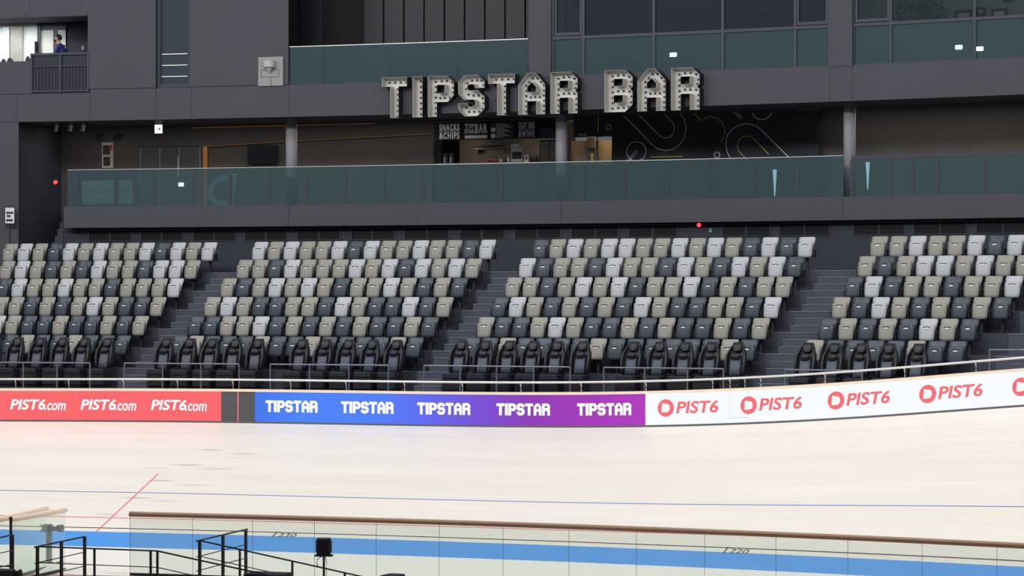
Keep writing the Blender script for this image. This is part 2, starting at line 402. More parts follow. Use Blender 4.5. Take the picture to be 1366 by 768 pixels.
def on_fence(x0, pts, out=0.012):
    k = mpp(x0, Z_FENCE); r = []
    for a, c in pts: x = x0+a/k; r.append(LP(x, Z_FENCE-out, zfence(x)+c))
    return r
red = fence_board('advertising_screen', XL, 295, 'red_screen', 'red screen with white PIST6.com lettering on the trackside fence', 'screen')
gap = fence_board('blank_screen', 295, 340, 'grey_led', 'dark grey blank screen with thin red line between red and blue screens', 'screen')
ramp_screen('blue_violet', [(0, (58, 112, 238)), (0.12, (66, 128, 248)), (0.32, (72, 122, 250)), (0.45, (92, 98, 236)), (0.56, (112, 74, 214)), (0.70, (138, 48, 182)), (0.85, (160, 44, 182)), (1, (172, 46, 188))])
blue = fence_board('advertising_screen', 340, 861, 'blue_violet', 'blue to purple screen with white TIPSTAR lettering on the fence', 'screen', True)
white = fence_board('advertising_screen', 861, XR, 'white_screen', 'white screen with red PIST6 logos on the trackside fence', 'screen')
mb = MB(); mb.add(on_fence(317.5, [(-0.02, FH0), (0.02, FH0), (0.02, FH1), (-0.02, FH1)]), [(0, 1, 2, 3)]); mb.build('red_line', 'line_red', gap)
for x in (-136, -42, 51, 145, 239):
    vs, fs = fit_text('PIST6', 0.96, 0.265, shear=0.2, bold=0.022)
    mb = MB(); mb.add(on_fence(x-14, [(a, c+0.30) for a, c in vs]), fs)
    vs, fs = fit_text('.com', 0.58, 0.185, shear=0.2, bold=0.012)
    mb.add(on_fence(x+22.5, [(a, c+0.285) for a, c in vs]), fs); mb.build('lettering', 'text_white', red)
# block capitals of the sign (unit height)
w = 0.24
GL = {
 'T': (0.72, [[(0, 1), (.72, 1), (.72, .77), (.48, .77), (.48, 0), (.24, 0), (.24, .77), (0, .77)]]),
 'I': (0.26, [[(0, 0), (0, 1), (.26, 1), (.26, 0)]]),
 'P': (0.70, [[(0, 0), (0, 1), (.52, 1), (.70, .83), (.70, .52), (.54, .36), (w, .36), (w, 0)], [(w, .58), (.45, .58), (.45, .78), (w, .78)]]),
 'S': (0.72, [[(0, .83), (.17, 1), (.53, 1), (.72, .83), (.72, .68), (.46, .68), (.43, .77), (.29, .77), (.25, .73), (.25, .67), (.30, .62), (.54, .62), (.72, .46), (.72, .17), (.53, 0), (.17, 0), (0, .17), (0, .31), (.25, .31), (.29, .23), (.43, .23), (.47, .28), (.47, .35), (.42, .40), (.16, .40), (0, .55)]]),
 'A': (0.72, [[(0, 0), (0, .72), (.25, 1), (.47, 1), (.72, .72), (.72, 0), (.48, 0), (.48, .32), (w, .32), (w, 0)], [(w, .54), (.48, .54), (.48, .66), (.36, .78), (w, .66)]]),
 'R': (0.72, [[(0, 0), (0, 1), (.53, 1), (.72, .83), (.72, .60), (.66, .54), (.72, .48), (.72, 0), (.48, 0), (.48, .38), (w, .38), (w, 0)], [(w, .61), (.47, .61), (.47, .79), (w, .79)]]),
 'B': (0.72, [[(0, 0), (0, 1), (.53, 1), (.72, .83), (.72, .60), (.66, .54), (.72, .48), (.72, .17), (.53, 0)], [(w, .62), (.47, .62), (.47, .79), (w, .79)], [(w, .22), (.47, .22), (.47, .40), (w, .40)]]),
}
def glyph_faces(loops):                                    # triangulated flat glyph with holes
    bm = bmesh.new(); es = []
    for lp in loops:
        vs = [bm.verts.new((x, z, 0)) for x, z in lp]
        for i in range(len(vs)): es.append(bm.edges.new((vs[i], vs[(i+1) % len(vs)])))
    r = bmesh.ops.triangle_fill(bm, edges=es, use_beauty=True, use_dissolve=False)
    bm.verts.index_update(); bm.verts.ensure_lookup_table()
    pts = [(v.co.x, v.co.y) for v in bm.verts]; fs = [tuple(v.index for v in f.verts) for f in bm.faces]
    bm.free(); return pts, fs
GF = {k: glyph_faces(v[1]) for k, v in GL.items()}
def word(s, h, gapw=0.10, wide=1.0):
    x = 0; out = []
    for ch in s:
        if ch == ' ': x += 0.5; continue
        pts, fs = GF[ch]; out.append(([((a+x)*wide, c) for a, c in pts], fs)); x += GL[ch][0]+gapw
    tot = (x-gapw)*wide
    return [([((a-tot/2)*h, c*h) for a, c in p], f) for p, f in out], tot*h
for x in (389, 490, 592, 698, 806):
    ls, tot = word('TIPSTAR', 0.285, 0.055); mb = MB(); k = (70.5/101*mpp(592, Z_FENCE)*101)/tot
    for p, f in ls: mb.add(on_fence(x, [(a*k, c+0.285) for a, c in p]), f)
    mb.build('lettering', 'text_white', blue)
for x in (917, 1028, 1145, 1268, 1393, 1524):
    k = mpp(x, Z_FENCE); kk = 1.0+0.06*(x-917)/117*0.45
    wd = 1.06; mb = MB(); vs, fs = fit_text('PIST6', wd, 0.29, shear=0.16, bold=0.026)
    mb.add(on_fence(x+13, [(a, c+0.295) for a, c in vs]), fs)
    cx, cz, rr = -0.545, 0.435, 0.205
    ring = [(cx+rr*math.cos(2*math.pi*i/28), cz+rr*math.sin(2*math.pi*i/28)) for i in range(28)]
    mb.add(on_fence(x, ring), [tuple(range(28))]); mb.build('lettering', 'text_red', white)
    d = [(-0.11, -0.10), (0.02, -0.10), (0.075, -0.075), (0.10, -0.02), (0.095, 0.05), (0.045, 0.095), (-0.02, 0.09), (-0.05, 0.115), (-0.09, 0.11)]
    mb = MB(); mb.add(on_fence(x, [(cx+a, cz+c) for a, c in d], 0.018), [tuple(range(9))]); mb.build('logo_cutout', 'white_screen', white)
mb = MB()
for a0, a1, c0, c1 in ((-0.33, -0.325, 0.16, 0.77), (-0.33, 0.12, 0.155, 0.163), (0.12, 0.124, 0.155, 0.77)):
    mb.add(on_fence(991, [(a0, c0), (a1, c0), (a1, c1), (a0, c1)], 0.020), [(0, 1, 2, 3)])
mb.build('hatch_seam', 'box_grey', white)
cap = MB(); cap.strip(xr(XL, XR, 15), Z_FENCE-0.02, Z_FENCE+0.16, lambda x: zfence(x)+FH1, lambda x: zfence(x)+FCAP)
hr = thing('handrail', 'silver tube handrail on curved posts above the pale wooden fence cap', 'handrail', LP(683, Z_FENCE, zfence(683)+FCAP), 0, local=False)
o = cap.build('cap_board', 'cap_wood', hr); o['label'] = 'pale wooden cap board'
mb = MB(); mb.tube([LP(x, Z_FENCE-0.03, zfence(x)+FCAP+0.235) for x in xr(XL, XR, 20)], 0.026, 8); mb.build('rail', 'steel', hr, True)
for x in (-122, -50, 21, 92, 165, 237, 311, 388, 462, 540, 617, 695, 775.5, 862, 951, 974, 994, 1015, 1101, 1207, 1302, 1400, 1500, 1598):
    zb = zfence(x)+FCAP; mb = MB()
    mb.tube([LP(x, Z_FENCE+0.10, zb-0.03), LP(x, Z_FENCE+0.10, zb+0.13), LP(x-0.6, Z_FENCE+0.075, zb+0.19), LP(x-2, Z_FENCE+0.01, zb+0.225), LP(x-3, Z_FENCE-0.03, zb+0.235)], 0.016, 6)
    mb.build('post', 'steel', hr, True)

# ------------------------------------------------------------------ stands
TREAD, RISE = 0.85, 0.5106
ROW1 = 6.40                                                # floor of the back row
BLK = [dict(o=(-14.423, 84.36), ph=26.96, p=0.4857, n=14, sh=20.0), dict(o=(-7.004, 81.499), ph=25.27, p=0.5, n=15),
       dict(o=(0.742, 77.848), ph=24.82, p=0.4944, n=16), dict(o=(9.21, 73.875), ph=28.29, p=0.5116, n=9)]
for B in BLK:
    B['a'] = PH0-R(B['ph']); B['P'] = camp(*B['o']); a = B['a']
    ta = PH0-R(B.get('sh', B['ph'])); B['T'] = Vector((math.cos(ta), math.sin(ta), 0)); B['N'] = Vector((-math.sin(a), math.cos(a), 0))
def bp(B, s, n, z=0.0): return B['P']+B['T']*s-B['N']*n+Vector((0, 0, z))      # s along the row, n towards the track
def bM(B, z=0.0): return Matrix.Translation(B['P']+Vector((0, 0, z))) @ Matrix.Rotation(B['a'], 4, 'Z')
FLOOR7 = ROW1-6*RISE
for bi, B in enumerate(BLK):
    s0 = -B['p']*(8 if bi == 0 else 0.62); s1 = B['p']*(B['n']-0.38)
    if bi == 3: s1 += 0.0
    t = root('floor_terrace'); t['label'] = 'dark stepped terrace under the seats'
    M = bM(B)
    for r in range(7):
        z = ROW1-r*RISE; y1 = (0.9 if bi == 0 else 1.35) if r == 0 else -(r*TREAD)+TREAD-0.45
        y0 = -(r*TREAD)-0.45 if r < 6 else -(r*TREAD)-0.95
        mb = MB(); mb.loft([[bp(B, s0, -y0, q), bp(B, s1, -y0, q), bp(B, s1, -y1, q), bp(B, s0, -y1, q)] for q in (z-0.75, z)]); mb.build('tread', 'step', t)
    mb = MB(); mb.loft([[bp(B, s0, 6*TREAD+2.1, q), bp(B, s1, 6*TREAD+2.1, q), bp(B, s1, 6*TREAD+.95, q), bp(B, s0, 6*TREAD+.95, q)] for q in (2.2, 2.86)]); mb.build('walkway', 'step', t)
def aisle(name, label, Ba, Bb, sa, sb, wide=None):
    A0 = bp(Ba, sa, 0); 
    def pt(f, n, z):
        pa = bp(Ba, sa, n, z); pb = bp(Bb, sb, n, z) if Bb else bp(Ba, sa+wide, n, z); return pa.lerp(pb, f)
    t = thing(name, label, 'stairs', pt(0.5, 6*TREAD+1.0, 2.2), 0, 'aisle stairs between the seat blocks', local=False)
    def step(f0, f1, n0, n1, z0, z1):
        mb = MB(); q = [pt(f0, n0, 0), pt(f1, n0, 0), pt(f1, n1, 0), pt(f0, n1, 0)]
        mb.loft([[Vector((p.x, p.y, z)) for p in q] for z in (z0, z1)]); o = mb.build('step', 'step_aisle', t)
        e = MB(); d = (q[2]-q[1]).normalized()*0.012; h = (q[1]-q[2]).normalized()*0.05
        f = [q[3]+d, q[2]+d, q[2]+h, q[3]+h]
        e.loft([[Vector((p.x, p.y, z)) for p in f] for z in (z1-0.015, z1+0.004)]); e.build('nosing', 'nosing', o)
    for r in range(7):
        z = ROW1-r*RISE; n0 = (-1.2 if Bb else -0.9) if r == 0 else r*TREAD-0.40; n1 = r*TREAD+0.45
        step(0.0, 1.0, n0, n1 if r < 6 else n1+0.2, z-0.75, z)
        if r < 6:
            step(0.20, 0.98, n1-0.02, n1+0.27, z-RISE-0.02, z-RISE/3); step(0.20, 0.98, n1-0.02, n1+0.54, z-RISE-0.02, z-RISE*2/3)
    step(0.05, 0.95, 6*TREAD+0.60, 6*TREAD+0.80, 2.2, FLOOR7-0.17); step(0.05, 0.95, 6*TREAD+0.80, 6*TREAD+1.0, 2.2, FLOOR7-0.34)
E = lambda B: B['p']*(B['n']-0.38)
S = lambda B: -B['p']*0.62
aisle('aisle_stairs', 'dark aisle stairs descending to the red screen, between seat blocks', BLK[0], BLK[1], E(BLK[0]), S(BLK[1]))
aisle('aisle_stairs', 'dark aisle stairs descending to the blue violet screen, between seat blocks', BLK[1], BLK[2], E(BLK[1]), S(BLK[2]))
aisle('aisle_stairs', 'dark aisle stairs descending to the purple end of the white screen', BLK[2], BLK[3], E(BLK[2]), S(BLK[3]))
aisle('aisle_stairs', 'dark aisle stairs past the nine-seat block above the white screen', BLK[3], None, E(BLK[3])-0.02, 0, 2.4)

# folding seats -----------------------------------------------------
def seat_meshes(colr):
    b = MB(); b.plate([(-.075, .42, .15), (-.055, .60, .175), (-.025, .73, .205), (-.01, .77, .215), (.02, .835, .212), (.035, .86, .178)], 0.03, -0.02)
    p = MB(); p.plate([(-.165, .335, .125), (-.19, .35, .165), (-.195, .41, .180), (-.162, .60, .187), (-.145, .69, .187), (-.138, .712, .168)], 0.06, 0.015)
    return b.mesh('backrest', colr, True), p.mesh('seat_pan', colr, True)
SM = {c: seat_meshes(m) for c, m in (('L', 'seat_light'), ('T', 'seat_taupe'), ('D', 'seat_dark'))}
pm = MB(); pm.box(-.05, .05, -.187, -.172, .612, .640); PLATE = pm.mesh('number_plate', 'plate_white')
sm_ = MB()
for i in range(6):
    xa, xb_ = -.095+i*.19/6, -.095+(i+1)*.19/6; za = .656+.014*(1-((xa+xb_)/2/.095)**2); sm_.box(xa, xb_, -.181, -.166, za, za+.009)
EDGE_SHADOW = sm_.mesh('edge_shadow', 'shadow_grey')  # dark arc standing in for the shadow along the pan's top contour
bm_ = MB(); bm_.box(-.03, .03, -.03, .03, 0, .40); bm_.box(-.235, .235, -.04, .02, .345, .40)
for sx in (-1, 1): bm_.box(sx*.222-.014, sx*.222+.014, -.13, .0, .36, .53)
BRACK = bm_.mesh('bracket', 'black')
PATT = [
 ['TLTDLTLTTLDLTL', '-TLTDTDLTTDLLT', '--DLTTLTTDTTTL', '---TTDTDTLTDDT', '----LTDDTDDTDT', '------DTDDTDDD'],
 ['LTLTTLDLTTLTTDL', 'TTDLTTTLTLDLTLT', 'TDTLTLTDTTLTDTD', 'TLTDDTTDLTDDLDT', 'DDTTLDTDTDTDDTD', 'DTDDDTDDTDDDDTD'],
 ['DTLTLLTTLTLTDLDL', 'LDTTDLTTDLTDLTLD', 'TTDTLTLDTTLDTDTT', 'DLTDTDTDLTDDTTDL', 'TDDTLTDDTDTDDTDT', 'DDTDDDDTDDDDDDTD'],
 ['TTLTTLDL', 'TDTLLTLTT', 'DLDTTDTTL', 'TDLTDTDTD', 'DTDTDLTD', 'TDDDDTDD']]
ORD = ['first', 'second', 'third', 'fourth', 'fifth', 'sixth', 'seventh', 'eighth', 'ninth', 'tenth', 'eleventh', 'twelfth', 'thirteenth', 'fourteenth', 'fifteenth', 'sixteenth']
RN = ['back row', 'fifth row', 'fourth row', 'third row', 'second row', 'front folding row']
CN = {'L': 'pale grey', 'T': 'taupe', 'D': 'charcoal'}
STN = ['red-screen stairs', 'red-screen stairs', 'blue-screen stairs', 'white-screen stairs']
BLN = ['block above PIST6.com', 'block above blue screen', 'block below BAR letters', 'block above white screen']
for bi, B in enumerate(BLK):
    for r in range(6):
        row = PATT[bi][r]
        for i, c in enumerate(row):
            if c == '-': continue
            k = (B['n']-1-i) if bi == 0 else i
            o = thing('stadium_seat', '%s folding seat, %s, %s from %s, %s' % (CN[c], RN[r], ORD[k], STN[bi], BLN[bi]), 'seat',
                      bp(B, i*B['p'], r*TREAD-0.10, ROW1-r*RISE), B['a'], 'folding seats, '+BLN[bi])
            pan = None
            for me in (SM[c][0], SM[c][1], BRACK): 
                q = bpy.data.objects.new(me.name.split('.')[0], me); COL.objects.link(q); q.parent = o
                if me is SM[c][1]: pan = q
            for me in (PLATE, EDGE_SHADOW):
                q = bpy.data.objects.new(me.name, me); COL.objects.link(q); q.parent = pan
# bucket seats ------------------------------------------------------
KZ = 1.03
def zz(rows): return [(y, z*KZ, hw) for y, z, hw in rows]
b1 = MB(); b1.plate(zz([(.08, .44, .19), (.13, .60, .235), (.18, .78, .24), (.23, .97, .225), (.275, 1.09, .165), (.30, 1.19, .14), (.315, 1.25, .11)]), 0.07, -0.01, 7)
b2 = MB(); b2.plate(zz([(.03, .48, .135), (.07, .66, .13), (.115, .86, .115)]), 0.05, 0.012, 5)
b3 = MB(); b3.plate(zz([(.20, 1.03, .07), (.205, 1.055, .11), (.235, 1.15, .12), (.262, 1.225, .10)]), 0.06, 0.02, 5)
BOL = []
for sx in (-1, 1):
    m_ = MB(); ring = []
    for (y, z, hw, rr) in ((.06, .47, .19, .035), (.06, .60, .222, .055), (.10, .78, .235, .055), (.16, .96, .225, .05), (.225, 1.08, .17, .035), (.255, 1.16, .14, .02)):
        ring.append([(sx*hw+rr*0.7*math.cos(k*math.pi/4), y+rr*1.2*math.sin(k*math.pi/4), z*KZ) for k in range(8)])
    m_.loft(ring); BOL.append(m_.mesh('side_bolster', 'bucket_black', True))
b4 = MB(); b4.bbox(-.25, .25, -.32, .14, .36, .48, .03)
b5 = MB(); b5.box(-.25, .25, -.30, .12, .06, .36); b5.box(-.22, .22, -.26, .10, 0, .06)
b6 = MB(); b6.plate(zz([(.06, .87, .115), (.12, 1.0, .10)]), 0.05, 0.012, 5)
BP = [('backrest', b1.mesh('backrest', 'bucket_black', True)), ('back_insert', b2.mesh('back_insert', 'bucket_grey', True)), ('headrest', b3.mesh('headrest', 'bucket_black', True)),
      ('shoulder_pad', b6.mesh('shoulder_pad', 'bucket_black', True)), ('side_bolster', BOL[0]), ('side_bolster', BOL[1]), ('cushion', b4.mesh('cushion', 'bucket_black')), ('base', b5.mesh('base', 'black_matt'))]
BUCK = [(0, (-11, 19, 49, 79, 108, 139), 'over PIST6.com'), (1, (218, 249, 279, 310, 340), 'over grey fence panel'), (1, (399, 430, 461, 493, 525), 'over blue screen'),
        (2, (612, 644, 676, 708, 740, 774), 'over purple screen'), (2, (842, 877, 911, 946, 981), 'over purple-white screen joint'), (3, (1074, 1110, 1146, 1183, 1222), 'over white screen')]
def col_of(p): d = p-CAM; return 683+F*d.dot(RT)/d.dot(FW)
for bi, xs, grp in BUCK:
    B = BLK[bi]
    for k, x in enumerate(xs):
        lo, hi = -6.0, 20.0
        for _ in range(40):
            mid = (lo+hi)/2
            if col_of(bp(B, mid, 6*TREAD-0.02)) < x: lo = mid
            else: hi = mid
        kk = len(xs)-1-k
        o = thing('bucket_seat', 'black bucket seat with grey insert, %s from the aisle stairs, %s' % (ORD[kk if xs[0] in (-11, 399, 842) else k], grp), 'seat',
                  bp(B, lo, 6*TREAD+0.10, FLOOR7+0.03), B['a'], 'black bucket seats '+grp)
        for nm, me in BP:
            q = bpy.data.objects.new(nm, me); COL.objects.link(q); q.parent = o
    s_lo = lo
# guard rails in front of them ---------------------------------------
Z_GUARD = 71.5; ZGT = 4.04
for xs, lab in (((-62, -14, 31, 76, 120), 'over PIST6.com lettering'), ((166, 217, 268, 319), 'above the grey fence panel'), ((360.5, 413, 465.5, 518), 'above the blue screen'),
                ((565.7, 614, 662.5, 711.7, 760.6), 'above the violet screen'), ((805.4, 860, 917, 965), 'where purple meets white screen'), ((1047, 1100, 1150), 'above the white screen')):
    t = thing('guard_rail', 'thin grey guard rail in front of bucket seats, '+lab, 'railing', LP(xs[0], Z_GUARD, 2.86), 0, 'guard rails in front of the bucket seats', local=False)
    mb = MB(); mb.tube([LP(x, Z_GUARD, ZGT) for x in xs], 0.022, 6); mb.build('top_rail', 'rail_blue', t)
    for x in xs: mb = MB(); mb.tube([LP(x, Z_GUARD, 2.86), LP(x, Z_GUARD, ZGT)], 0.022, 6); mb.build('post', 'rail_blue', t)
t = thing('guard_rail', 'thin grey guard rail on the stairs beside the end block', 'railing', LP(1320, 71.2, 2.86), 0, 'guard rails in front of the bucket seats', local=False)
mb = MB(); mb.tube([LPY(x, 466.5, 71.2) for x in (1320, 1366, 1430)], 0.02, 6); mb.build('top_rail', 'rail_blue', t)
for x in (1320, 1400): mb = MB(); mb.tube([LP(x, 71.2, 2.86), LPY(x, 466.5, 71.2)], 0.02, 6); mb.build('post', 'rail_blue', t)

# ------------------------------------------------------------------ building
def wall_strip(name, x0, x1, z0, z1, Zf, th, m, parent=None, g=0.2):
    b = MB(); b.strip(xr(x0+g, x1-g, 60), Zf, Zf+th, z0, z1); o = b.build(name, m, parent)
    if parent is None: struct(o)
    return o
fac = root('wall_facade'); fac['label'] = 'dark grey panelled upper wall'
TOP = 15.2
for (x0, x1, z0, z1) in ((XL, 41.5, 11.60, 12.54), (XL, 35, 13.81, TOP), (35, 117, 13.81, TOP), (117, 208, 11.70, TOP), (252, 385, 11.70, TOP), (705, 735, FASC1, TOP), (1107, 1137, FASC1, TOP),
                         (XL, 22, FASC0, 11.585), (22, 120, FASC0, 11.585), (120, 208, FASC0, 11.685), (208, 255, FASC0, 11.685), (255, 385, FASC0, 11.685),
                         (385, 705, FASC0, FASC1), (705, 735, FASC0, FASC1-0.01), (735, 1107, FASC0, FASC1), (1107, 1137, FASC0, FASC1-0.01), (1137, XR, FASC0, FASC1), (XL, 385, TOP, 18.0), (385, 735, TOP, 18.0), (735, 1137, TOP, 18.0), (1137, XR, TOP, 18.0)):
    wall_strip('panel', x0, x1, z0, z1, Z_FACE, 0.35, 'wall', fac)
wall_strip('panel', XL, 25, 6.0, FASC0-0.01, Z_FACE, 0.35, 'wall', fac, 0.2)
wall_strip('wall_backing', XL, XR, FASC0+0.02, FASC1-0.05, Z_FACE+0.05, 0.25, 'wall_dark', None, 0)
# soffit and concourse back wall
wall_strip('ceiling_concourse', 22, XR, FASC0+0.02, FASC0+0.22, Z_FACE+0.30, 5.5, 'concrete_dark')
for x0, x1 in ((60, 187), (267, 577), (1092, XR)): wall_strip('wall_back', x0, x1, 6.3, FASC0+0.02, Z_BACK, 0.3, 'concrete_dark', None, 0)
wall_strip('wall_back', 187, 267, 10.2, FASC0+0.02, Z_BACK, 0.3, 'concrete_dark', None, 0)
wall_strip('wall_back', 187, 267, 6.3, 8.06, Z_BACK, 0.3, 'concrete_dark', None, 0)
wall_strip('wall_back', 577, 1092, 6.3, 8.06, Z_BACK, 0.3, 'concrete_dark', None, 0)
wall_strip('wall_back', 577, 765, 10.72, FASC0+0.02, Z_BACK, 0.3, 'concrete_dark', None, 0)
wall_strip('floor_bar', 570, 832, LEDGE1-0.25, LEDGE1-0.02, Z_BACK, 2.2, 'wall_dark', None, 0)
# return wall at the left end: runs straight back from the facade
A = LP(25, Z_FACE+0.3); aL = LA(25, Z_FACE); nL = Vector((-math.sin(aL), math.cos(aL), 0)); tL = Vector((math.cos(aL), math.sin(aL), 0))
mb = MB(); q = [A-tL*0.3, A, A+nL*4.2, A+nL*4.2-tL*0.3]; mb.loft([[p+Vector((0, 0, z)) for p in q] for z in (6.0, FASC0+0.1)]); struct(mb.build('wall_left', 'wall_dark'))
# ledge, floor and vent wall
wall_strip('floor_concourse', 88, XR, LEDGE1-0.25, LEDGE1-0.02, Z_FACE+0.16, Z_BACK-Z_FACE-0.16, 'wall_dark')
led = root('wall_ledge')
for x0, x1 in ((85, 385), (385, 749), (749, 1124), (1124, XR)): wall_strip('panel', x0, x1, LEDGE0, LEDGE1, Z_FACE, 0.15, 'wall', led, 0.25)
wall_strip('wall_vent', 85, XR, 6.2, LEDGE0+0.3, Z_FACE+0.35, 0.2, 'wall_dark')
wall_strip('wall_under_ledge', XL, 26, 6.0, 6.5, Z_FACE-0.1, 0.1, 'wall')
# stairs climbing behind the ledge at the left end
st = thing('stairs', 'dark stairs climbing behind the ledge beside the left wall', 'stairs', LP(60, Z_FACE+0.5, 6.2), 0, local=False)
for k in range(8):
    mb = MB(); mb.strip([56+k*3.45, 56+(k+1)*3.45+0.2], Z_FACE+0.42, Z_FACE+0.95, 6.2, 6.55+k*0.19); mb.build('step', 'step', st)

# vents ----------------------------------------------------------------
VX = [(119, 145, 148, 174), (188, 214, 217, 243), (258, 284, 287, 313), (327, 353, 356, 382), (397, 424, 427, 453), (469, 495, 498, 525), (540, 568, 571, 598), (614, 641, 645, 672), (687, 716, 718, 747),
      (763, 793, 795, 824), (839, 869, 872, 902), (964, 994, 997, 1027), (1040, 1072, 1074, 1106), (1139, 1171, 1174, 1206), (1219, 1253, 1255, 1289), (1303, 1337, 1339, 1372)]
VZ = Z_FACE+0.35
for vi, (a, b_, c, d) in enumerate(VX):
    t = thing('ventilation_grille', 'black twin ventilation grille under the ledge, %s along from the left wall' % ORD[vi], 'vent', LP((a+d)/2, VZ, 7.33), 0, 'ventilation grilles under the ledge', local=False)
    mb = MB(); mb.strip([a-1.2, d+1.2], VZ-0.03, VZ, 7.645, 7.675); mb.strip([a-1.2, d+1.2], VZ-0.03, VZ, 7.325, 7.345)
    for x in (a-0.7, (b_+c)/2, d+0.7): mb.strip([x-0.6, x+0.6], VZ-0.03, VZ, 7.345, 7.645)
    mb.build('frame', 'frame_dark', t)
    for x0, x1 in ((a, b_), (c, d)):
        mb = MB(); mb.strip([x0, x1], VZ-0.006, VZ, 7.345, 7.645); p = mb.build('backing', 'black_matt', t)
        mb = MB()
        for k in range(6): z = 7.36+k*0.048; mb.strip([x0, x1], VZ-0.022, VZ-0.006, z, z+0.02)
        o = mb.build('slats', 'black_matt', t); o['kind'] = 'stuff'

# balustrades ------------------------------------------------------------
def balustrade(label, xs, Zc, z0, z1, m, post, rail, rw=0.02, hang=0.0):
    t = thing('glass_balustrade', label, 'balustrade', LP(xs[0], Zc, z0), 0, 'glass balustrades of the building', local=False)
    for a, c in zip(xs[:-1], xs[1:]):
        mb = MB(); mb.strip([a+0.25, c-0.25], Zc, Zc+0.02, z0+0.01, z1); mb.build('glass_panel', m, t)
    if post:
        for x in xs[1:-1] if not hang else xs:
            mb = MB(); mb.strip([x-post, x+post], Zc-0.015, Zc+0.05, z0, z1-0.17+hang); mb.build('post', 'frame_dark', t)
    if rail: mb = MB(); mb.strip(xr(xs[0], xs[-1], 40), Zc-0.01, Zc+0.03, z1, z1+rw); mb.build('top_rail', rail, t)
    return t
ZB = Z_FACE+0.08
balustrade('long teal glass balustrade of the concourse, from left wall to the bar wall', [90, 104.6, 154.7, 206, 257, 307, 358.6, 409, 461, 512.5, 564, 617, 670, 723.6, 778, 833, 890, 946.7, 1005.7, 1065, 1125], ZB, LEDGE1-0.02, GLASS1, 'glass_teal', 0.9, 'steel', 0.012)
balustrade('framed glass balustrade with dark top beam right of the last pillar', [1136, 1187, 1217, 1250, 1313, 1376, 1440, 1505, XR], ZB, LEDGE1-0.02, GLASS1-0.10, 'glass_teal', 1.8, 'frame_dark', 0.10, 0.17)
balustrade('teal glass balustrade of the upper balcony above the TIPSTAR letters', [386, 432, 520, 610, 704.5], Z_FACE+0.05, FASC1-0.02, 12.75, 'glass_lower', 0, 'steel', 0.02)

# columns ------------------------------------------------------------
for x, lab in ((389, 'beside the wall television'), (749, 'beside the bar counter'), (1133.5, 'past the graphic wall')):
    p = LP(x, Z_FACE+1.0); mb = MB(); mb.lathe([(0.16, LEDGE1-0.02), (0.16, FASC0+0.02)], (p.x, p.y, 0), 24)
    t = MB(); o = mb.build('column', 'column', None, True)
    for pl in o.data.polygons: pl.use_smooth = len(pl.vertices) == 4
    tag(o, 'round pale grey concrete column '+lab, 'column', 'round columns of the concourse')

# marquee letters ------------------------------------------------------
BUL = {
 'T': [(.12+.16*i, .885) for i in range(4)]+[(.36, .72-.135*i) for i in range(6)],
 'I': [(.13, .9-.135*i) for i in range(7)],
 'P': [(.12, .1+.13*i) for i in range(7)]+[(.28, .89), (.42, .89), (.56, .85), (.585, .72), (.585, .60), (.50, .47), (.36, .47), (.24, .47)],
 'S': [(.60, .76), (.54, .88), (.42, .885), (.28, .885), (.15, .82), (.12, .68), (.18, .54), (.32, .51), (.46, .51), (.57, .44), (.60, .32), (.58, .18), (.48, .115), (.34, .115), (.20, .115), (.12, .22)],
 'A': [(.12, .09+.125*i) for i in range(6)]+[(.60, .09+.125*i) for i in range(6)]+[(.20, .80), (.30, .89), (.42, .89), (.52, .80), (.24, .43), (.36, .43), (.48, .43)],
 'R': [(.12, .08+.13*i) for i in range(7)]+[(.26, .89), (.40, .89), (.54, .85), (.60, .73), (.58, .62), (.26, .495), (.40, .495), (.54, .49), (.60, .36), (.60, .23), (.60, .10)],
 'B': [(.12, .10+.13*i) for i in range(7)]+[(.26, .89), (.40, .89), (.54, .85), (.60, .73), (.57, .62), (.26, .51), (.40, .51), (.55, .50), (.60, .38), (.60, .24), (.53, .13), (.40, .11), (.26, .11)]}
def inset(lp, d):
    n = len(lp); ar = sum(lp[i][0]*lp[(i+1) % n][1]-lp[(i+1) % n][0]*lp[i][1] for i in range(n)); sgn = 1 if ar > 0 else -1; out = []
    for i in range(n):
        p0, p1, p2 = Vector(lp[i-1]), Vector(lp[i]), Vector(lp[(i+1) % n])
        e1 = (p1-p0).normalized(); e2 = (p2-p1).normalized(); n1 = Vector((-e1.y, e1.x))*sgn; n2 = Vector((-e2.y, e2.x))*sgn
        b = n1+n2; k = d*2/max(b.length_squared, 0.35); q = p1+b*k*0.5*1.0; out.append((q.x, q.y))
    return out
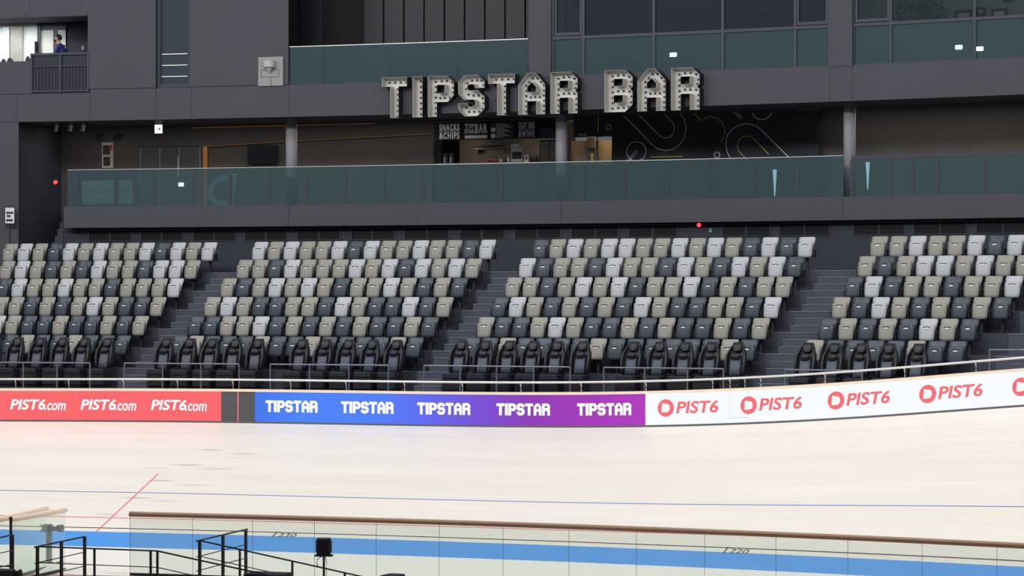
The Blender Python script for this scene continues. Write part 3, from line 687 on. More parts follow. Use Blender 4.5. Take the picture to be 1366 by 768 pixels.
def marquee(ch, xl, xrgt, label):
    wpx = (xrgt-xl); xc = (xl+xrgt)/2; Zc = Z_FACE-0.34; wid = wpx*mpp(xc, Zc)*0.985; H = 1.12
    kx = wid/GL[ch][0]; z0 = 10.675; ang = LA(xc, Zc); base = LP(xl+0.3, Zc, z0)
    t = thing('marquee_letter', label, 'sign letter', base, ang, 'bulb letters of the TIPSTAR BAR sign')
    sc = lambda pts: [(a*kx, c*H) for a, c in pts]
    D = 0.27                                                # depth of the channel
    pts, fs = GF[ch]; pts = sc(pts)
    mb = MB()
    n = len(pts); mb.add([(a, D, c) for a, c in pts]+[(a, D+0.03, c) for a, c in pts], list(fs)+[tuple(n+i for i in reversed(f)) for f in fs])
    mb.build('face', 'letter', t)
    mb = MB()
    for li, lp in enumerate(GL[ch][1]):
        o_ = sc(lp); i_ = inset(o_, 0.012 if li == 0 else -0.012); n = len(o_)
        vs = [(a, 0, c) for a, c in o_]+[(a, 0, c) for a, c in i_]+[(a, D+0.03, c) for a, c in o_]+[(a, D+0.03, c) for a, c in i_]; fs = []; fo = []
        for i in range(n):
            j = (i+1) % n; fs += [(i, j, n+j, n+i), (n+i, n+j, 3*n+j, 3*n+i)]; fo.append((i, 2*n+i, 2*n+j, j))
        k0 = len(mb.v); mb.add(vs, fs); mb.f += [tuple(q+k0 for q in f) for f in fo]; mb.m += [1]*len(fo)
    mb.build('rim', ['letter_side', 'black'], t)  # outer walls coloured black to imitate their shaded side
    mb = MB()
    for a, c in sc(BUL[ch]):
        mb.loft([[(a+r*math.cos(k*math.pi/3), y, c+r*math.sin(k*math.pi/3)) for k in range(6)] for r, y in ((.03, D+.005), (.032, D-.02), (.028, D-.05), (.014, D-.065))])
    o = mb.build('bulbs', 'bulb', t); o['kind'] = 'stuff'
    mb = MB(); 
    for zz_ in (0.35, 0.75): mb.box(0.05, 0.09, D+0.03, 0.40, zz_*H, zz_*H+0.04)
    mb.build('bracket', 'black', t)
marquee('T', 509, 543, 'bulb-studded letter T starting the bar sign'); marquee('I', 550, 563.3, 'bulb-studded letter I of the bar sign'); marquee('P', 570.5, 605.5, 'bulb-studded letter P of the bar sign')
marquee('S', 611, 646.5, 'bulb-studded letter S of the bar sign'); marquee('T', 651, 687, 'bulb-studded letter T between the S and A of the sign'); marquee('A', 691, 727.3, 'bulb-studded letter A between T and R of the sign')
marquee('R', 734, 770.5, 'bulb-studded letter R ending the word TIPSTAR'); marquee('B', 806, 844, 'bulb-studded letter B starting the word BAR'); marquee('A', 850, 888, 'bulb-studded letter A in the middle of the word BAR'); marquee('R', 895, 933.3, 'bulb-studded letter R ending the word BAR')

# upper windows and rooms -------------------------------------------------
def room(name, x0, x1, depth, m, floor=FASC1-0.25):
    wall_strip('wall_'+name, x0-2, x1+40, floor, TOP, Z_FACE+depth, 0.2, m, None, 0)
    wall_strip('floor_'+name, x0-2, x1+40, floor-0.05, floor+0.15, Z_FACE+0.36, depth-0.36, 'wall_dark', None, 0)
    wall_strip('ceiling_'+name, x0-2, x1+40, TOP-0.1, TOP, Z_FACE+0.36, depth-0.36, 'wall_dark', None, 0)
def window(n, x0, x1, mull, trans, sashes):
    t = root('window_%d' % n); e = Z_FACE+0.06
    cols = [x0]+mull+[x1]
    for a, c in zip(cols[:-1], cols[1:]):
        mb = MB(); mb.strip([a, c], e+0.05, e+0.07, FASC1, trans); mb.build('lower_pane', 'glass_lower', t)
        mb = MB(); mb.strip([a, c], e+0.05, e+0.07, trans, TOP); mb.build('upper_pane', 'glass_upper' if n == 1 else 'glass_office', t)
    mb = MB(); mb.strip(xr(x0, x1, 60), e, e+0.12, trans-0.04, trans+0.04); mb.build('transom', 'frame_dark', t)
    mb = MB(); mb.strip(xr(x0, x1, 60), e, e+0.12, FASC1, FASC1+0.05); mb.build('sill_frame', 'frame_dark', t)
    for x in cols: mb = MB(); mb.strip([x-1.7, x+1.7], e, e+0.12, FASC1, TOP); mb.build('mullion', 'frame_dark', t)
    for a, c in sashes:
        mb = MB()
        for xa, xb_, za, zb in ((a, a+2.5, trans+.06, TOP), (c-2.5, c, trans+.06, TOP), (a, c, trans+.06, trans+.14)): mb.strip([xa, xb_], e-0.01, e+0.10, za, zb)
        mb.build('sash', 'frame_dark', t)
window(1, 737, 1106, [778, 872, 964, 1060.5], 12.75, [(740, 776), (1063, 1104)])
window(2, 1138, XR, [1188, 1300, 1410, 1510], 12.75, [(1141, 1186)])
room('lounge', 735, 1107, 4.0, 'wall_dark'); room('office', 1137, XR-30, 3.0, 'office_wall')
for x, d_, e_, sz in ((920, 2.6, 45, 6.0), (1270, 1.6, 13, 4.0)):          # added fill lights that make the two upper rooms visible inside
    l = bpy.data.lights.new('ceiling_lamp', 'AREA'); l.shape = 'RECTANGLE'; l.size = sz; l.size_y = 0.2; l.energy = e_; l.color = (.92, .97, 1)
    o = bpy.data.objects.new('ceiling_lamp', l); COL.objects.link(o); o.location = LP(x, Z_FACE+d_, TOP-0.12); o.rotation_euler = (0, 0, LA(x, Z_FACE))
# balcony lounge behind the TIPSTAR letters: dark upright boards
wall_strip('wall_balcony', 380, 730, 11.4, TOP, Z_FACE+2.4, 0.2, 'black_matt', None, 0)
wall_strip('floor_balcony', 384, 706, FASC1-0.3, FASC1-0.1, Z_FACE+0.36, 2.0, 'wall_dark', None, 0)
bw = root('wall_balcony_boards')
for k in range(11):
    a = 486+k*27.0; wall_strip('panel', a, a+24.5, 11.5, TOP-0.05, Z_FACE+2.32, 0.08, 'board_dark', bw, 0)
wall_strip('panel', 400, 430, 11.5, TOP-0.05, Z_FACE+2.32, 0.08, 'board_dark', bw, 0)
# script lettering on the lounge wall
def stroke(x, y, pts, wd, Zc): return [LPY(x+a, y+c, Zc) for a, c in pts]
t = thing('wall_lettering', 'large dark brush-script lettering on the lounge wall behind the windows', 'lettering', LPY(1000, 30, Z_FACE+3.9), 0, local=False)
for k, pts in enumerate((((970, 4), (985, 2), (1005, -3)), ((990, 0), (984, 14), (978, 28), (974, 36)), ((994, 26), (990, 22), (997, 13), (1004, 15), (1003, 24), (996, 28), (993, 22)),
                         ((1008, 12), (1008, 20), (1013, 22), (1019, 10), (1014, 28), (1006, 40)), ((1023, 22), (1028, 9), (1033, 8), (1031, 20), (1036, 18), (1042, 7), (1041, 19), (1048, 17)))):
    mb = MB(); mb.tube([LPY(a, c, Z_FACE+3.88) for a, c in pts], 0.055, 6); mb.build('stroke', 'black_matt', t)
# pictures and plants in the office
for i, (a, c, y0, y1) in enumerate(((1273, 1297, 14, 34), (1301, 1315, 10, 22), (1322, 1344, 12, 34), (1338, 1350, -4, 3))):
    t = thing('picture_frame', 'dark framed picture on the office wall, %s from the pillar' % ORD[i], 'picture', LPY((a+c)/2, y1, Z_FACE+2.9), 0, 'framed pictures on the office wall', local=False)
    z0, z1 = zy(a, y1, Z_FACE+2.95), zy(a, y0, Z_FACE+2.95)
    mb = MB(); mb.strip([a, c], Z_FACE+2.92, Z_FACE+2.99, z0, z1); mb.build('frame', 'black_matt', t)
    mb = MB(); mb.strip([a+4, c-4], Z_FACE+2.90, Z_FACE+2.93, z0+.08, z1-.08); mb.build('picture', 'box_grey', t)
def foliage(name, label, px, py, Zc, rx, rz, n, zfloor):
    c = LPY(px, py, Zc); t = thing(name, label, 'plant', (c.x, c.y, zfloor), 0, local=False)
    mb = MB(); rnd = random.Random(int(px))
    for _ in range(n):
        th = rnd.uniform(0, 6.28); ph = rnd.uniform(-1, 1); r = rnd.random()**.4
        p = c+Vector((math.cos(th)*rx*r, math.sin(th)*rx*r, ph*rz*r)); d = Vector((rnd.uniform(-1, 1), rnd.uniform(-1, 1), rnd.uniform(-.6, .8))).normalized()*0.16
        s_ = d.cross(Vector((rnd.uniform(-1, 1), rnd.uniform(-1, 1), 1))).normalized()*0.035
        mb.add([p, p+d*.5+s_, p+d, p+d*.5-s_], [(0, 1, 2, 3)])
    o = mb.build('foliage', 'leaf', t); o['kind'] = 'stuff'
    mb = MB(); mb.tube([(c.x, c.y, zfloor+.3), (c.x+.03, c.y, c.z)], 0.03, 6); mb.build('stem', 'bottle_brown', t)
    mb = MB(); mb.lathe([(.12, 0), (.17, .33), (.15, .33), (.14, .28)], (c.x, c.y, zfloor), 14); mb.build('pot', 'black', t)
mat('leaf', (50, 66, 54), 0.7)
foliage('potted_plant', 'bushy dark potted plant behind the office window', 1225, 5, Z_FACE+2.0, 0.75, 0.75, 500, FASC1-0.10)
for (x, y, Zc, w_, lab) in ((898, 73, Z_FACE+1.0, 9, 'lounge window'), (1279, 63, Z_FACE+1.0, 9, 'office window, left of the mullion'), (1307, 65, Z_FACE+1.0, 9, 'office window, right of the mullion')):  # glowing bars added in place of lamps reflected in the panes
    t = thing('lamp_reflection', 'small bright glow imitating a lamp reflected in the '+lab, 'lamp', LPY(x, y, Zc), 0, local=False)
    z = zy(x, y, Zc); mb = MB(); mb.strip([x-w_/2, x+w_/2], Zc, Zc+0.05, z-.05, z+.05); mb.build('tube', 'reflection_white', t)
    mb = MB(); mb.strip([x-w_/2-1, x+w_/2+1], Zc+.05, Zc+.12, z-.04, z+.07); mb.build('glow_backing', 'box_grey', t)
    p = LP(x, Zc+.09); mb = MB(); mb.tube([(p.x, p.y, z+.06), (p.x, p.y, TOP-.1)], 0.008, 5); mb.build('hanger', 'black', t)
# slit window
t = root('window_3')
mb = MB(); mb.strip([214, 251], Z_FACE+0.17, Z_FACE+0.19, 11.78, TOP); mb.build('pane', 'glass_slit', t)
for a, c, z0, z1 in ((208.5, 214, 11.70, TOP), (250, 251.6, 11.70, TOP), (208.5, 251.6, 11.70, 11.80)):
    mb = MB(); mb.strip([a, c], Z_FACE+0.10, Z_FACE+0.25, z0, z1); mb.build('frame', 'frame_dark', t)
for y in (71.5, 86.5, 101.5): z = zy(232, y, Z_FACE); mb = MB(); mb.strip([216, 251], Z_FACE+0.12, Z_FACE+0.15, z-.012, z+.012); mb.build('safety_bar', 'steel', t)
bl = thing('slatted_blind', 'grey horizontal slatted blind behind the tall slit window', 'blind', LP(232, Z_FACE+0.5, 11.6), 0, local=False)
for k in range(34): z = 11.75+k*.1; mb = MB(); mb.strip([205, 262], Z_FACE+0.42, Z_FACE+0.47, z, z+.07); mb.build('slat', 'frame_dark', bl)
wall_strip('wall_slit', 200, 290, 11.5, TOP, Z_FACE+1.2, 0.1, 'black_matt', None, 0)
# wall box with a lamp
t = thing('wall_unit', 'pale grey square wall unit with cone lamp beside the balcony', 'wall unit', LPY(361, 115, Z_FACE-0.05), 0, local=False)
z0, z1 = zy(361, 114.5, Z_FACE), zy(361, 76, Z_FACE)
mb = MB(); mb.strip([344.5, 377.5], Z_FACE-0.05, Z_FACE, z0, z1); mb.build('back_plate', 'box_grey', t)
mb = MB()
for a, c, za, zb in ((348, 372, .44, .455), (348, 372, .24, .255), (348, 348.6, .24, .455), (371.4, 372, .24, .455), (361, 361.6, 0.0, .24)): mb.strip([a, c], Z_FACE-0.06, Z_FACE-0.05, z0+za, z0+zb)
mb.build('cover_line', 'box_line', t)
p = LP(359, Z_FACE-0.14); zc = zy(359, 91, Z_FACE)
mb = MB(); mb.lathe([(0.02, -.12), (0.10, 0), (0.17, .02), (0.17, .20), (0.12, .21)], (p.x, p.y, zc), 16); mb.build('lamp_housing', 'letter_side', t)
# ------------------------------------------------------------------ control room at the upper left
ZR = Z_FACE+2.2
room_w = root('wall_control_room')
for a, c, m in ((XL, 20, 'room_white'), (20, 50, 'room_white'), (87, 122, 'wall_dark')): wall_strip('panel', a, c, 11.4, 14.2, ZR, 0.15, m, room_w, 0)
wall_strip('floor_control_room', XL, 119, 11.40, 11.60, Z_FACE+0.02, 2.4, 'wall_dark', None, 0)
wall_strip('ceiling_control_room', XL, 119, 13.83, 14.0, Z_FACE+0.36, 2.2, 'wall_dark', None, 0)
p = LP(117.5, Z_FACE+0.36); q = LP(124, ZR); 
mb = MB(); mb.loft([[Vector((v.x, v.y, z)) for v in (p, p+Vector((.12, 0, 0)), q+Vector((.12, 0, 0)), q)] for z in (11.4, 14.0)]); struct(mb.build('wall_control_side', 'wall_dark'))
for n_, (a, c) in enumerate(((54, 71), (77.5, 87.5))):
    d = root('door_%d' % (n_+1)); mb = MB(); mb.strip([a, c], ZR-0.05, ZR+0.05, 11.6, 13.62); mb.build('leaf', 'door_white', d)
    mb = MB(); mb.tube([LP(c-2, ZR-0.08, 12.55), LP(c-5, ZR-0.08, 12.55)], 0.012, 6); mb.build('door_handle', 'steel', d)
wall_strip('trim_1', 49.5, 54, 11.6, 13.83, ZR-0.12, 0.2, 'frame_dark', None, 0); wall_strip('trim_2', 71, 77.5, 11.6, 13.83, ZR-0.05, 0.15, 'frame_dark', None, 0)
wall_strip('trim_3', 49.5, 88, 13.62, 13.83, ZR-0.06, 0.2, 'frame_dark', None, 0)
for k, (a, c, m) in enumerate(((4, 12, 'cloth_white'), (14, 30, 'letter_side'))):
    o = MB(); xs = xr(a, c, 1.2); pts = [LP(x, ZR-0.10-0.04*(i % 2)) for i, x in enumerate(xs)]; n = len(pts)
    o.add([Vector((p.x, p.y, 11.65)) for p in pts]+[Vector((p.x, p.y, 13.75)) for p in pts]+[Vector((p.x, p.y+.02, 11.65)) for p in pts]+[Vector((p.x, p.y+.02, 13.75)) for p in pts],
          [(i, i+1, n+i+1, n+i) for i in range(n-1)]+[(2*n+i, 3*n+i, 3*n+i+1, 2*n+i+1) for i in range(n-1)])
    tag(o.build('curtain', m), ('narrow white', 'wider grey')[k]+' hanging curtain in the lit control room', 'curtain', 'control room curtains')
l = bpy.data.lights.new('room_light', 'AREA'); l.shape = 'RECTANGLE'; l.size = 2.2; l.size_y = 0.6; l.energy = 55; l.color = (0.95, 1, 0.97)
o = bpy.data.objects.new('room_light', l); COL.objects.link(o); p = LP(14, Z_FACE+1.3); o.location = (p.x, p.y, 13.78)
rl = thing('balcony_railing', 'dark metal balcony railing with upright bars in front of the person', 'railing', LP(80, Z_FACE, 11.6), 0, local=False)
for x in (41.5, 80, 117): mb = MB(); mb.strip([x-1.2, x+1.2], Z_FACE-0.02, Z_FACE+0.05, 11.6, 12.75); mb.build('post', 'frame_dark', rl)
for z0, z1 in ((12.70, 12.76), (12.36, 12.385), (11.64, 11.68)): mb = MB(); mb.strip([40.5, 118], Z_FACE-0.01, Z_FACE+0.04, z0, z1); mb.build('rail', 'frame_dark', rl)
for x0, x1 in ((41, 79), (81, 116)): mb = MB(); mb.strip([x0, x1], Z_FACE+0.05, Z_FACE+0.07, 11.66, 12.70); mb.build('infill_sheet', 'seat_dark_panel' if 'seat_dark_panel' in MATS else 'wall_dark', rl)
for k in range(16):
    x = 46+k*4.5
    if abs(x-80) < 2: continue
    mb = MB(); mb.strip([x-.35, x+.35], Z_FACE+0.01, Z_FACE+0.03, 11.68, 12.36); mb.build('bar', 'frame_dark', rl)
t = thing('loudspeaker', 'slim grey loudspeaker standing at the control room sill', 'speaker', LPY(49, 71, Z_FACE+0.5), 0, local=False)
z0 = zy(49, 71, Z_FACE+.5); mb = MB(); mb.strip([46, 52], Z_FACE+0.42, Z_FACE+0.62, z0, z0+.34); mb.build('cabinet', 'frame_dark', t)
mb = MB(); mb.strip([47, 51], Z_FACE+0.41, Z_FACE+0.42, z0+.03, z0+.31); mb.build('grille', 'black_matt', t)
mb = MB(); p = LP(49, Z_FACE+.52); mb.tube([(p.x, p.y, 11.6), (p.x, p.y, z0)], 0.03, 8); mb.build('stand', 'black', t)
for x, ww, hh, lab in ((5, 6, .09, 'flat dark device'), (13.5, 8, .11, 'wide dark console'), (37.5, 7, .15, 'taller dark case')):
    t = thing('control_device', lab+' on the control room window sill', 'device', LP(x, Z_FACE+.15, 12.54), 0, 'devices on the sill', local=False)
    mb = MB(); mb.strip([x-ww/2, x+ww/2], Z_FACE+.08, Z_FACE+.25, 12.54, 12.54+hh*.6); mb.build('body', 'black', t)
    mb = MB(); mb.strip([x-ww/2+1, x+ww/4], Z_FACE+.12, Z_FACE+.24, 12.54+hh*.6, 12.54+hh); mb.build('top_panel', 'frame_dark', t)
mb = MB(); zt = zy(110, 64, ZR); mb.strip([108.8, 112], ZR-.03, ZR, zt-.06, zt+.06); o = mb.build('switch_plate', 'box_grey'); tag(o, 'small pale switch plate on dark control room wall', 'switch')

# the person -------------------------------------------------------------
def person():
    base = LP(83, Z_FACE+0.62, 11.6); ang = LA(83, Z_FACE)
    t = thing('person', 'person in navy jacket and black mask leaning behind the balcony railing', 'person', base, ang)
    J = {'pel': (0.08, 0, .90), 'wai': (0.06, 0, 1.04), 'che': (-.01, 0, 1.27), 'shb': (-.05, 0, 1.39), 'nek': (-.10, 0, 1.47), 'hd0': (-.13, 0, 1.53), 'hd1': (-.145, 0, 1.62), 'hd2': (-.14, 0, 1.69),
         'lsh': (-.05, -.17, 1.37), 'lel': (-.13, -.21, 1.15), 'lwr': (-.33, -.19, 1.17), 'lha': (-.40, -.185, 1.18), 'rsh': (-.05, .17, 1.37), 'rel': (.0, .22, 1.12), 'rwr': (-.16, .20, 1.08), 'rha': (-.23, .19, 1.08),
         'lhi': (.08, -.09, .86), 'lkn': (.04, -.10, .47), 'lan': (.08, -.10, .09), 'lto': (-.08, -.11, .04), 'rhi': (.08, .09, .86), 'rkn': (.05, .10, .47), 'ran': (.10, .10, .09), 'rto': (-.06, .11, .04)}
    rad = dict(pel=(.15, .12), wai=(.145, .115), che=(.17, .125), shb=(.12, .09), nek=(.055, .055), hd0=(.075, .085), hd1=(.085, .098), hd2=(.07, .08), lsh=(.065,)*2, lel=(.048,)*2, lwr=(.032,)*2, lha=(.036, .02), rsh=(.065,)*2, rel=(.048,)*2, rwr=(.032,)*2, rha=(.036, .02),
               lhi=(.085,)*2, lkn=(.06,)*2, lan=(.042,)*2, lto=(.038,)*2, rhi=(.085,)*2, rkn=(.06,)*2, ran=(.042,)*2, rto=(.038,)*2)
    Ed = [('pel', 'wai'), ('wai', 'che'), ('che', 'shb'), ('shb', 'nek'), ('nek', 'hd0'), ('hd0', 'hd1'), ('hd1', 'hd2'), ('shb', 'lsh'), ('lsh', 'lel'), ('lel', 'lwr'), ('lwr', 'lha'), ('shb', 'rsh'), ('rsh', 'rel'), ('rel', 'rwr'), ('rwr', 'rha'),
          ('pel', 'lhi'), ('lhi', 'lkn'), ('lkn', 'lan'), ('lan', 'lto'), ('pel', 'rhi'), ('rhi', 'rkn'), ('rkn', 'ran'), ('ran', 'rto')]
    for h, sy in (('lha', -1), ('rha', 1)):                 # five fingers a hand
        hx, hy, hz = J[h]
        for k in range(4):
            a, c = h+'f%d' % k, h+'g%d' % k; yy = hy+(k-1.5)*.017; L = (.045, .055, .05, .038)[k]
            J[a] = (hx-.045, yy, hz-.002); J[c] = (hx-.045-L, yy, hz-.02); rad[a] = (.009, .009); rad[c] = (.0075, .0075); Ed += [(h, a), (a, c)]
        J[h+'t'] = (hx-.01, hy-sy*.04, hz); J[h+'u'] = (hx-.05, hy-sy*.05, hz-.01); rad[h+'t'] = (.011,)*2; rad[h+'u'] = (.009,)*2; Ed += [(h, h+'t'), (h+'t', h+'u')]
    ks = list(J); me = bpy.data.meshes.new('body'); me.from_pydata([J[k] for k in ks], [(ks.index(a), ks.index(c)) for a, c in Ed], [])
    ob = bpy.data.objects.new('body', me); COL.objects.link(ob)
    md = ob.modifiers.new('skin', 'SKIN'); md.use_smooth_shade = True
    for i, k in enumerate(ks):
        sv = me.skin_vertices[0].data[i]; sv.radius = rad[k]; sv.use_root = (k == 'pel')
    sd = ob.modifiers.new('sub', 'SUBSURF'); sd.levels = 2; sd.render_levels = 2
    dg = bpy.context.evaluated_depsgraph_get(); nm = bpy.data.meshes.new_from_object(ob.evaluated_get(dg)); bpy.data.objects.remove(ob)
    nm.materials.clear()
    for m in ('navy_cloth', 'trouser', 'skin', 'black'): nm.materials.append(MATS[m])
    for p in nm.polygons:
        c = p.center; p.use_smooth = True; i = 0
        if c.z < .10: i = 3
        elif c.z < .90: i = 1
        elif c.z > 1.475: i = 2
        elif (c.x < -.33 and c.y < 0) or (c.x < -.17 and c.y > .1 and c.z < 1.15): i = 2
        p.material_index = i
    b = bpy.data.objects.new('body', nm); COL.objects.link(b); b.parent = t
    def cap(name, m, cen, rx, ry, rz, keep):
        bm = bmesh.new(); bmesh.ops.create_icosphere(bm, subdivisions=3, radius=1)
        bmesh.ops.delete(bm, geom=[f for f in bm.faces if not keep(f.calc_center_median())], context='FACES')
        for v in bm.verts: v.co = Vector((cen[0]+v.co.x*rx, cen[1]+v.co.y*ry, cen[2]+v.co.z*rz))
        me = bpy.data.meshes.new(name); bm.to_mesh(me); bm.free(); me.materials.append(MATS[m])
        for p in me.polygons: p.use_smooth = True
        o = bpy.data.objects.new(name, me); COL.objects.link(o); o.parent = t; return o
    cap('hair', 'hair', (-.125, 0, 1.645), .115, .10, .115, lambda c: c.z > .25 or (c.x > .0 and c.z > -.5))
    cap('mask', 'mask', (-.155, 0, 1.575), .09, .085, .06, lambda c: c.x < .1)
    cap('nose', 'skin', (-.245, 0, 1.605), .018, .014, .022, lambda c: True)
    for sy in (-1, 1):
        cap('eye', 'hair', (-.222, sy*.035, 1.632), .008, .014, .007, lambda c: True); cap('ear', 'skin', (-.12, sy*.094, 1.60), .022, .012, .034, lambda c: True)
    c = MB(); c.lathe([(.075, 0), (.066, .05), (.060, .05), (.065, 0)], (-.085, 0, 1.425), 14); c.build('collar', 'navy_cloth', t, True)
person()

for x in (130, 250, 350, 450, 545, 1150, 1250, 1350):                 # added fill lights under the soffit to brighten the dark concourse
    l = bpy.data.lights.new('concourse_fill', 'AREA'); l.shape = 'RECTANGLE'; l.size = 2.2; l.size_y = 0.12; l.energy = 15 if x < 700 else 14; l.color = (1, .93, .84)
    o = bpy.data.objects.new('concourse_fill', l); COL.objects.link(o); o.location = LP(x, Z_FACE+2.1, FASC0-0.01); o.rotation_euler = (0, 0, LA(x, Z_FACE))
# ------------------------------------------------------------------ concourse fittings
# doors at the left of the concourse
d = root('door_3')
for a, c in ((187.5, 213), (213.5, 239), (239.5, 266.5)): mb = MB(); mb.strip([a, c], Z_BACK+0.03, Z_BACK+0.12, 8.3, 10.2); mb.build('leaf', 'door_grey', d)
mb = MB(); mb.strip([237, 238.2], Z_BACK-0.03, Z_BACK+0.03, 9.3, 9.9); mb.build('door_handle', 'steel', d)
t = thing('track_spotlights', 'track with three grey spotlights under the soffit by the left wall', 'spotlights', LPY(95, 166, Z_FACE+1.6), 0, local=False)
for k, x in enumerate((76, 95, 112)):
    p = LPY(x, 170.5, Z_FACE+1.6); mb = MB(); mb.tube([p+Vector((0, 0, .10)), p+Vector((-.03, -.05, -.10))], 0.055, 10); o = mb.build('spot_head', 'letter_side', t)
    mb = MB(); mb.tube([p+Vector((.0, 0, .08)), p+Vector((.0, 0, .22))], 0.015, 6); mb.build('stem', 'black', o)
mb = MB(); z = zy(95, 166, Z_FACE+1.6); mb.strip([68, 120], Z_FACE+1.58, Z_FACE+1.64, z-0.02, FASC0+.03); mb.build('track', 'black', t)
t = thing('poster', 'narrow pale poster with two dark photographs on the concourse wall', 'poster', LPY(143, 225, Z_BACK-.03), 0, local=False)
z0, z1 = zy(143, 224, Z_BACK), zy(143, 190, Z_BACK); mb = MB(); mb.strip([136, 151], Z_BACK-.03, Z_BACK-.005, z0, z1); mb.build('sheet', 'poster_pale', t)
for za, zb, m, xa, xb_ in ((.40, .68, 'poster_dark', 137, 147), (.06, .33, 'poster_dark', 138, 147), (.52, .70, 'poster_red', 147.5, 150)): mb = MB(); mb.strip([xa, xb_], Z_BACK-.035, Z_BACK-.03, z0+za, z0+zb); mb.build('print', m, t)
for k, x in enumerate((132, 156)):
    t = thing('wall_speaker', ('dark wall loudspeaker left of the poster', 'dark wall loudspeaker right of the poster')[k], 'speaker', LPY(x, 182, Z_BACK-.12), 0, 'wall loudspeakers', local=False)
    p = LPY(x, 182, Z_BACK-.18); mb = MB(); mb.tube([p+Vector((-.1, -.06, -.03)), p+Vector((.06, .02, .05))], 0.065, 8); mb.build('body', 'black', t)
    mb = MB(); mb.tube([p+Vector((.04, .0, .04)), p+Vector((.04, .2, .06))], 0.02, 6); mb.build('bracket', 'black', t)
t = thing('exit_sign', 'lit white and green exit sign hanging under the soffit', 'exit sign', LPY(211.5, 170, Z_FACE+.5), 0, local=False)
z0, z1 = zy(211.5, 177.5, Z_FACE+.5), zy(211.5, 166.5, Z_FACE+.5)
mb = MB(); mb.strip([206.5, 216.5], Z_FACE+.5, Z_FACE+.56, z0, z1); mb.build('lit_panel', 'exit_white', t)
mb = MB(); zc = (z0+z1)/2
for xa, xb_, za, zb in ((208.5, 213, -.012, .012), (212, 213, -.05, .05), (213, 214, -.025, .025)): mb.strip([xa, xb_], Z_FACE+.49, Z_FACE+.5, zc+za, zc+zb)
mb.build('arrow', 'sign_green', t)
mb = MB(); mb.strip([207, 216], Z_FACE+.5, Z_FACE+.56, z1, FASC0+.05); mb.build('hanger', 'box_grey', t)
# glowing strips
def led(name, pts, r, m, label):
    mb = MB(); mb.tube([LPY(x, y, Zc) for x, y, Zc in pts], r, 6); o = mb.build(name, m); tag(o, label, 'light strip', 'glowing strips of the concourse')
led('light_strip', [(256, 170.5, Z_BACK-.16), (384, 167.3, Z_BACK-.16)], .012, 'led_thin', 'faint orange light strip under soffit by the television')
led('light_strip', [(396, 167, Z_BACK-.16), (500, 164.5, Z_BACK-.16)], .010, 'led_thin', 'faint orange light strip under soffit past the first column')
led('light_strip', [(276, 195.5, Z_BACK-.06), (384, 188.5, Z_BACK-.06)], .014, 'led_thin', 'thin orange light strip slanting above the television')
led('light_strip', [(396, 188, Z_BACK-.06), (574, 178.5, Z_BACK-.06)], .014, 'led_thin', 'thin orange light strip slanting towards the bar')
led('light_strip', [(1141, 142.5, Z_BACK-.06), (1340, 133, Z_BACK-.06)], .010, 'led_thin', 'faint orange light strip under soffit past the graphic wall')
mb = MB(); mb.strip([271, 276.5], Z_BACK-.08, Z_BACK-.01, 8.35, zy(274, 195.5, Z_BACK)); o = mb.build('upright_lamp', 'led_orange'); tag(o, 'upright glowing orange panel beside the grey doors', 'lamp')
t = thing('wall_television', 'black flat television on the brown concourse wall', 'television', LPY(350, 219, Z_BACK-.1), 0, local=False)
z0, z1 = zy(350, 218.5, Z_BACK-.1), zy(350, 193.5, Z_BACK-.1)
mb = MB(); mb.strip([330, 370], Z_BACK-.12, Z_BACK-.06, z0, z1); mb.build('casing', 'black_matt', t)
mb = MB(); mb.strip([331, 369], Z_BACK-.125, Z_BACK-.12, z0+.02, z1-.02); mb.build('screen', 'tv', t)
mb = MB(); mb.strip([346, 354], Z_BACK-.06, Z_BACK, z0+.15, z1-.15); mb.build('bracket', 'black', t)
# bar ------------------------------------------------------------------
ZK = Z_BACK-0.15
wall_strip('wall_bar', 577, 768, 8.3, 10.8, Z_BACK+2.2, 0.2, 'concrete_dark', None, 0)
bar = thing('bar_counter', 'dark bar counter under the menu boards', 'bar counter', LP(660, ZK, LEDGE1-.02), 0, local=False)
zc0 = zy(660, 217, ZK)
mb = MB(); mb.strip([580, 747], ZK, ZK+.6, LEDGE1-.02, zc0-.05); mb.build('front', 'black', bar)
mb = MB(); mb.strip([580, 748], ZK-.05, ZK+.65, zc0-.05, zc0); mb.build('worktop', 'box_grey', bar)
zt, zb = zy(650, 159.5, ZK), zy(650, 186, ZK)
hd = thing('bar_canopy', 'dark canopy frame over the bar carrying the menu boards', 'canopy', LP(650, ZK, zb), 0, local=False)
mb = MB(); mb.strip([577, 719], ZK-.0, ZK+.12, zt-.05, zt); mb.build('top_rail', 'frame_dark', hd)
mb = MB(); mb.strip([577.5, 745], ZK+.01, ZK+.06, zb, zt-.05); mb.build('back_panel', 'black_matt', hd)
mb = MB(); mb.strip([577, 579.5], ZK, ZK+.08, zc0, zt); mb.build('upright', 'black', hd)
mb = MB(); mb.strip([721, 744], ZK-.04, ZK, zb+.02, zb+.28); mb.build('blue_panel', 'frame_dark', hd)
